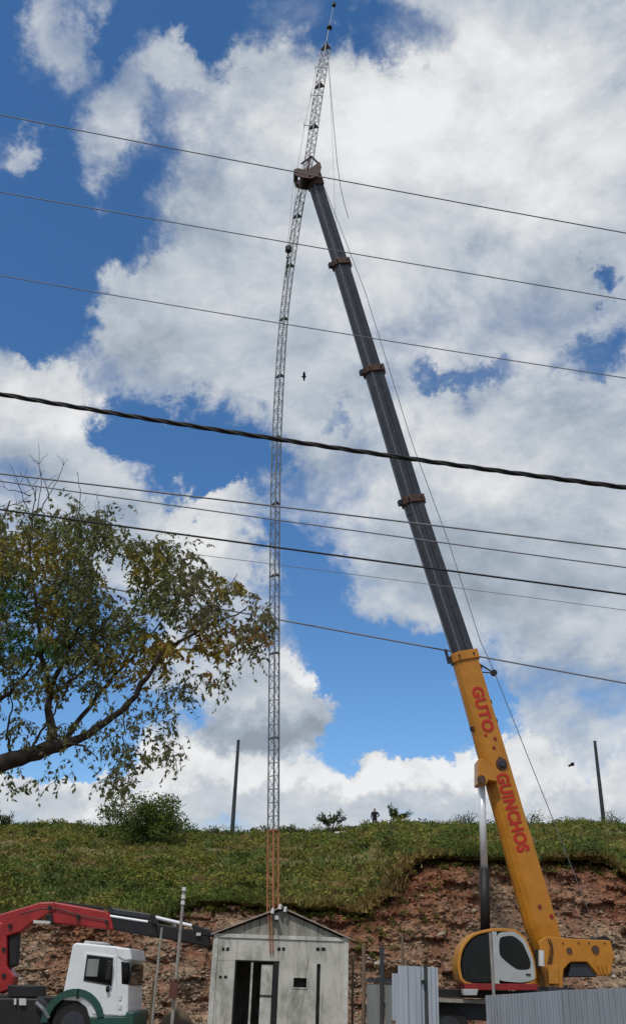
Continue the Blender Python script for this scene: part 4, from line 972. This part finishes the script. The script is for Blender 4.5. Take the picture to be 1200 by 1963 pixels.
for z in (.4, 1.3): MB().box(((W(930, 1900, FD).x + W(1300, 1900, FD).x) / 2, FD + .03, z), (W(1298, 1900, FD).x - W(932, 1900, FD).x, .03, .06)).build('rail', 'wood', fr_)
SD = 22.0
fs_ = empty('corrugated_screen', (W(795, 1960, SD).x, SD, 0), 'upright corrugated metal sheets with a dark post right of the hut', 'fence')
for x0, x1, y0, nr in ((752, 768, 1866, 1), (763, 813, 1852, 2), (819, 840, 1854, 1)):
    a, b = W(x0, y0 + 60, SD), W(x1, y0 + 60, SD); zt = W((x0 + x1) / 2, y0, SD).z
    sheet(a.x, b.x, .01, zt, zt, SD + (.05 if x0 == 752 else 0), nr, .05).build('sheet', 'sheet', fs_)
a = W(817, 1910, SD); MB().box((a.x, SD + .03, W(817, 1850, SD).z / 2), (.075, .07, W(817, 1850, SD).z)).build('post', 'pole', fs_)
MB().disc(W(811, 1882, SD - .06), (0, 1, 0), .04, .06, 8).build('clip', 'black', fs_)
MB().box((W(790, 1910, SD).x, SD + .03, .9), (.9, .03, .06)).build('rail', 'wood', fs_)
PD = 23.5
fp_ = empty('panel_fence', (W(728, 1960, PD).x, PD, 0), 'low grey panel fence with thin posts between hut and corrugated sheets', 'fence')
for x0, x1, y0 in ((703, 728, 1886), (738, 756, 1884)):
    a, b = W(x0, 1930, PD), W(x1, 1930, PD); zt = W(x0, y0, PD).z
    MB().box(((a.x + b.x) / 2, PD, zt / 2), (b.x - a.x, .05, zt)).build('panel', 'panel', fp_, bevel=.006)
zt = W(728, 1880, PD).z; a, b = W(702, 1880, PD), W(757, 1880, PD)
MB().box(((a.x + b.x) / 2, PD - .01, zt), (b.x - a.x, .09, .07)).build('top_rail', 'boomdark', fp_)
for px, py, w, m in ((697, 1812, .09, 'wood'), (732, 1816, .10, 'pole')):
    a = W(px, py + 60, PD - .06); MB().tube([(a.x, PD - .08, 0), (a.x, PD - .08, W(px, py, PD).z)], w / 2, 8).build('post', m, fp_)
def stake(px, py, D, r_, m, lb, cat='post', name='stake', extra=None):
    a = W(px, 1930 if px > 400 else py + 120, D); zt = W(px, py, D).z
    a = W(px, py, D); b = Vector((a.x, D, 0))
    o = MB().tube([b, b.lerp(Vector((a.x, D, zt)), .5) + Vector((random.uniform(-.015, .015), 0, 0)), Vector((a.x, D, zt))], [r_ * 1.1, r_, r_ * .9], 8)
    return o, b, zt
o, b, zt = stake(771, 1795, 25, .035, 'wood', ''); tag(o.build('stake', 'wood', loc=b), 'thin wooden stake standing behind the corrugated sheets', 'post', 'stakes')
o, b, zt = stake(677, 1830, 27, .03, 'wood', ''); tag(o.build('stake', 'wood', loc=b), 'thin wooden stake just right of the hut wall', 'post', 'stakes')
o, b, zt = stake(939, 1788, 22.0, .034, 'palepole', ''); tag(o.build('stake', 'palepole', loc=b), 'pale post standing in front of the crane driver cab', 'post', 'stakes')
o, b, zt = stake(311, 1778, 22.5, .026, 'palepole', ''); tag(o.build('stake', 'palepole', loc=b), 'short pale post left of the meter pole', 'post', 'stakes')
o, b, zt = stake(297, 1880, 23.2, .05, 'wood', ''); tag(o.build('stake', 'wood', loc=b), 'dark wooden stake beside the short pale post', 'post', 'stakes')
mpz = W(353, 1708, 22.0); mr_ = empty('meter_pole', (mpz.x, 22.0, 0), 'slim pale pole with a small brown meter box left of the hut', 'pole')
MB().tube([(mpz.x, 22, 0), (mpz.x, 22, mpz.z)], [.038, .032], 10).build('shaft', 'palepole', mr_)
for dz in (0, -.16, -.28): MB().tube([(mpz.x, 22, mpz.z + dz), (mpz.x, 22, mpz.z + dz + .08)], [.05, .04], 8).build('insulator', 'lamp', mr_)
zbx = W(337, 1897, 22).z; mbx = MB().box((mpz.x - .02, 21.9, zbx), (.17, .13, .32)).build('meter_box', 'box', mr_, bevel=.01)
MB().box((mpz.x - .02, 21.9, zbx + .19), (.21, .17, .03)).build('lid', 'box', mbx)
# earth heap and its grass by the gap, gravel heap at left
def heap(name, c, rx, ry, h, m, label, cat, seed):
    b = MB(); nr_, na = 10, 28; b.v.append((c[0], c[1], h))
    for i in range(1, nr_ + 1):
        for k in range(na):
            a = k * 2 * math.pi / na; q = i / nr_; j = fbm(math.cos(a) * 2 * q, math.sin(a) * 2 * q, seed, 4, 1.5)
            b.v.append((c[0] + rx * q * math.cos(a) * (1 + .15 * j), c[1] + ry * q * math.sin(a) * (1 + .15 * j), max(-.05, h * (1 - q ** 1.3) + .10 * j * (1 - q) - .02)))
    for k in range(na): b.f.append((0, 1 + k, 1 + (k + 1) % na))
    for i in range(nr_ - 1):
        for k in range(na): b.f.append((1 + i * na + k, 1 + (i + 1) * na + k, 1 + (i + 1) * na + (k + 1) % na, 1 + i * na + (k + 1) % na))
    o = b.build(name, m, loc=(c[0], c[1], 0)); return tag(o, label, cat)
MT['gravel'] = mat('gravel', (0.22, 0.17, 0.145), .95, var=.3, vscale=9, bump=.8, bscale=25, spec=.1)
heap('soil_heap', (W(372, 1930, 27.2).x - .5, 27.9, 0), 1.0, .7, W(372, 1932, 27.5).z, gm, 'brown soil heap between meter pole and hut', 'heap', 8)
wb = W(878, 1950, 24); 
wr_ = empty('weed_clump', (wb.x, 24, 0), 'green weeds growing in the gap beside the corrugated fence', 'weeds')
V, T = [], []
for k in range(14): leafball(V, T, Vector((wb.x + random.uniform(-.45, .45), 24 + random.uniform(-.3, .3), random.uniform(.2, .62))), .22, 60, .09, (1.3, 1.4, .9))
m, T = quadmesh(V, T); m.build('foliage', 'bush', wr_, tone=T)
st2 = MB()
for k in range(9): st2.tube([(wb.x + random.uniform(-.3, .3), 24, 0), (wb.x + random.uniform(-.45, .45), 24 + random.uniform(-.2, .2), .6)], .012, 4)
st2.build('stem', 'twig', wr_)

# ------------------------------------------------------------------ overhead wires
def wire(pxs, D, r_, m, label, name='power_line', group='power lines across the street', strands=0, ext=14):
    P = [W(x, y, D) for x, y in pxs]; co = np.polyfit([p.x for p in P], [p.z for p in P], 2 if len(P) > 2 else 1)
    x0, x1 = P[0].x - ext, P[-1].x + ext
    xs_ = np.linspace(x0, x1, 90 if not strands else 500); zz = np.polyval(co, xs_)
    pts = [Vector((x, D, z)) for x, z in zip(xs_, zz)]
    c = pts[len(pts) // 2]
    if not strands:
        return tag(MB().tube(pts, r_, 6).build(name, m, loc=c, smooth=True), label, 'wire', group)
    root = empty(name, c, label, 'cable')
    for k in range(strands):
        MB().tube([p + Vector((0, math.cos(p.x * 9 + k * 2.094) * r_, math.sin(p.x * 9 + k * 2.094) * r_)) for p in pts], r_ * .95, 6).build('strand', m, root, smooth=True)
wire([(0, 220), (600, 336), (1200, 447)], 7.6, .0075, 'wire', 'topmost thin wire, crossing at the boom head')
wire([(0, 368), (600, 473), (1200, 575)], 8.8, .0075, 'wire', 'second wire from the top, crossing just below the hook block level')
wire([(0, 528), (600, 630), (1200, 725)], 10.2, .0075, 'wire', 'third wire from the top, above the thick black cable')
wire([(0, 755), (300, 806), (600, 852), (900, 895), (1200, 935)], 7.0, .013, 'cable', 'thick black twisted cable running right across the picture', 'twisted_cable', None, 3)
wire([(0, 908), (531, 972), (780, 1000), (1200, 1053)], 9.8, .0105, 'wire', 'first wire below the thick black cable')
wire([(27, 926), (540, 998), (1200, 1088)], 10.2, .0085, 'wire', 'second wire below the thick black cable')
wire([(0, 977), (540, 1049), (830, 1092), (1200, 1139)], 9.6, .0115, 'cable', 'dark third wire below the thick black cable')
wire([(378, 1063), (517, 1081), (900, 1130), (1200, 1170)], 16.0, .006, 'wire', 'thin faint wire just under the dark third wire')
wire([(470, 1176), (850, 1246), (1200, 1310)], 33.5, .030, 'wire', 'lowest wire, passing behind the boom at its yellow collar', ext=22)

# ------------------------------------------------------------------ the tree at the left
TRD = 13.0
tb = Vector((W(-230, 1500, TRD).x, TRD + .3, 0))
tree = empty('tree', tb, 'drooping small-leaved tree leaning in from the left edge', 'tree')
def TP(px, py, dy=0.0): return W(px, py, TRD + dy)
wood = MB()
def limb(pts, r0, r1, seg=8):
    n_ = len(pts); P = []
    for i in range(n_ - 1):                      # subdivide with a little irregularity
        for k in range(4):
            p = pts[i].lerp(pts[i + 1], k / 4); P.append(p + Vector((random.gauss(0, .012), random.gauss(0, .012), random.gauss(0, .012))) * (1 if k else 0))
    P.append(pts[-1]); wood.tube(P, [r0 + (r1 - r0) * (i / (len(P) - 1)) ** .8 for i in range(len(P))], seg); return P
trunk = MB(); tp_ = [tb - Vector((0, 0, .1)), tb + Vector((.1, 0, 1.3)), tb + Vector((.05, 0, 2.6)), TP(-150, 1478, .2)]
trunk.tube([tp_[0], tp_[0].lerp(tp_[1], .3), tp_[1], tp_[2], tp_[3]], [.42, .31, .27, .25, .20], 12).build('trunk', 'bark', tree, smooth=True)
BR = []
BR += [limb([TP(-160, 1480, .2), TP(-60, 1482), TP(0, 1466), TP(55, 1446), TP(118, 1428)], .16, .10, 10)]
BR += [limb([TP(112, 1430), TP(170, 1408, -.1), TP(235, 1362, -.2), TP(282, 1300, -.2), TP(312, 1248, -.1), TP(390, 1205, 0), TP(470, 1168, .1)], .075, .010)]
BR += [limb([TP(105, 1430), TP(95, 1370, .1), TP(97, 1325, .2), TP(130, 1250, .3), TP(165, 1170, .4), TP(190, 1080, .5)], .075, .012)]
BR += [limb([TP(97, 1325, .2), TP(80, 1255, -.2), TP(70, 1160, -.3), TP(58, 1040, -.3), TP(70, 930, -.2)], .045, .006)]
BR += [limb([TP(112, 1430), TP(150, 1428, -.2), TP(182, 1448, -.4)], .03, .008)]
BR += [limb([TP(118, 1428), TP(160, 1370, .4), TP(215, 1300, .6), TP(270, 1245, .7), TP(330, 1160, .8)], .05, .008)]
BR += [limb([TP(100, 1330, .2), TP(145, 1300, 0), TP(200, 1250, 0), TP(262, 1160, 0), TP(300, 1080, 0)], .035, .006)]
BR += [limb([TP(-160, 1480, .2), TP(-110, 1400, .3), TP(-30, 1360, .3), TP(20, 1330, .2), TP(60, 1280, .2), TP(110, 1180, .3)], .07, .01)]
BR += [limb([TP(-150, 1478, .2), TP(-150, 1300, .6), TP(-90, 1150, .7), TP(-20, 1050, .6), TP(20, 960, .5)], .10, .012)]
BR += [limb([TP(312, 1248, -.1), TP(370, 1245, .1), TP(430, 1235, .2)], .02, .006)]
BR += [limb([TP(390, 1205, 0), TP(430, 1140, .1), TP(455, 1100, .2)], .015, .005)]
BR += [limb([TP(235, 1362, -.2), TP(240, 1400, -.4), TP(236, 1450, -.6)], .014, .004)]
BR += [limb([TP(20, 1440), TP(15, 1400, -.2), TP(25, 1350, -.3), TP(20, 1300, -.4)], .022, .006)]
BR += [limb([TP(60, 1440), TP(90, 1390, -.3), TP(120, 1340, -.4), TP(150, 1280, -.5)], .022, .006)]
# bare twigs sticking out of the top left
for x0, y0, x1, y1 in ((70, 1010, 75, 850), (60, 1000, 20, 890), (80, 980, 130, 880), (70, 960, 40, 905), (150, 1000, 150, 905), (180, 1000, 192, 960), (95, 960, 75, 900), (60, 960, -20, 975), (60, 950, -10, 930)):
    m0 = TP((x0 + x1) / 2 + random.uniform(-8, 8), (y0 + y1) / 2, random.uniform(-.3, .3)); P = limb([TP(x0, y0, 0), m0, TP(x1, y1, random.uniform(-.3, .3))], .010, .0035, 5)
    for q in range(3): a = P[random.randrange(2, len(P) - 1)]; limb([a, a + Vector((random.uniform(-.25, .25), random.uniform(-.2, .2), random.uniform(.12, .3)))], .005, .002, 4)
wood.build('limb', 'bark', tree, smooth=True)
# crown: drooping leafy twigs
crown = [(-60, 960), (60, 975), (130, 985), (190, 985), (240, 1012), (300, 1028), (350, 1045), (410, 1085), (462, 1112), (500, 1150), (512, 1185), (500, 1222), (452, 1240), (420, 1290), (385, 1305), (340, 1270), (300, 1290), (270, 1320), (230, 1310), (180, 1330), (120, 1330), (60, 1330), (-60, 1340)]
def inside(x, y, P):
    c = False
    for i in range(len(P)):
        (x0, y0), (x1, y1) = P[i - 1], P[i]
        if (y0 > y) != (y1 > y) and x < (x1 - x0) * (y - y0) / (y1 - y0) + x0: c = not c
    return c
V, T = [], []; tw = MB()
brp = [p for P in BR for p in P]
def twig(p, ln, nleaf, dirx, col, big=1.0):
    d = Vector((dirx, random.uniform(-.5, .5), random.uniform(-.2, .5))).normalized(); q = p.copy(); pts = [q.copy()]
    for k in range(5):
        d = (d + Vector((0, 0, -.42))).normalized(); q = q + d * ln / 5; pts.append(q.copy())
    tw.tube(pts, [.004, .0035, .003, .0025, .002, .0015], 3, False)
    for k in range(nleaf):
        u = random.uniform(.1, 1) * 5; i = min(int(u), 4); c = pts[i].lerp(pts[i + 1], u - i)
        a = (Vector((random.gauss(0, .6), random.gauss(0, .6), -.75 + random.gauss(0, .45)))).normalized(); b = a.cross(Vector((random.gauss(0, 1), random.gauss(0, 1), random.gauss(0, 1)))).normalized()
        L_ = random.uniform(.05, .095) * big; w_ = L_ * random.uniform(.18, .28)
        V.extend([c, c + a * L_ * .5 + b * w_, c + a * L_, c + a * L_ * .5 - b * w_])
        kk = random.uniform(.5, 1.5); T.extend([(col[0] * kk, col[1] * kk, col[2] * kk)] * 4)
cnt = 0
while cnt < 2900:
    x, y = random.uniform(-60, 515), random.uniform(955, 1345)
    if not inside(x, y, crown): continue
    h = fbm(x * .012, y * .012, 5, 3, 1.0)
    dens = (.95 if x < 210 else .62 if x < 320 else .42) * (.50 if y > 1265 and x < 300 else 1.0) * (.55 if x < 60 and y > 1290 else 1)
    if h < (-.25 if x < 180 else -.12) and random.random() < (.5 if x < 180 else .85): continue
    if random.random() > dens: continue
    dy = random.gauss(.2, .75); p = TP(x, y, dy)
    warm = fbm(x * .01, y * .01, 15, 3, 1.0)
    col = (1.0, 1.0, .9) if x < 330 else (1.15, .98, 1.1)
    if warm > .18: col = (1.7, 1.25, .6)
    if x < 110 and 1050 < y < 1250 and warm < .0: col = (.55, .95, .65)
    if x > 300 and y > 1190 and random.random() < .25: col = (1.6, .75, .55)
    twig(p, random.uniform(.16, .38), random.randrange(8, 17), random.uniform(-.7, 1.0), col, 1.0 if x < 260 else 1.2); cnt += 1
# loose hanging sprays under and round the crown
for x, y, n_, rx, ry in ((225, 1400, 60, 40, 80), (300, 1400, 40, 45, 45), (325, 1440, 18, 25, 20), (230, 1500, 34, 30, 35), (100, 1480, 14, 80, 20), (60, 1500, 10, 40, 15), (130, 1400, 40, 80, 50), (40, 1390, 26, 40, 40), (350, 1310, 34, 50, 30), (480, 1240, 24, 20, 30), (250, 1455, 30, 50, 40), (420, 1300, 14, 20, 22), (190, 990, 34, 60, 24), (330, 1045, 30, 60, 16), (505, 1190, 18, 14, 30), (120, 965, 14, 50, 20), (300, 1345, 26, 60, 40)):
    for k in range(n_):
        twig(TP(x + random.gauss(0, rx * .5), y + random.gauss(0, ry * .5), random.gauss(-.2, .5)), random.uniform(.15, .4), random.randrange(5, 12), random.uniform(-.6, .6), (1.0, .95, .95))
tw.build('twig', 'twig', tree)['kind'] = 'stuff'
m, T = quadmesh(V, T); m.build('crown', 'leaf', tree, tone=T)
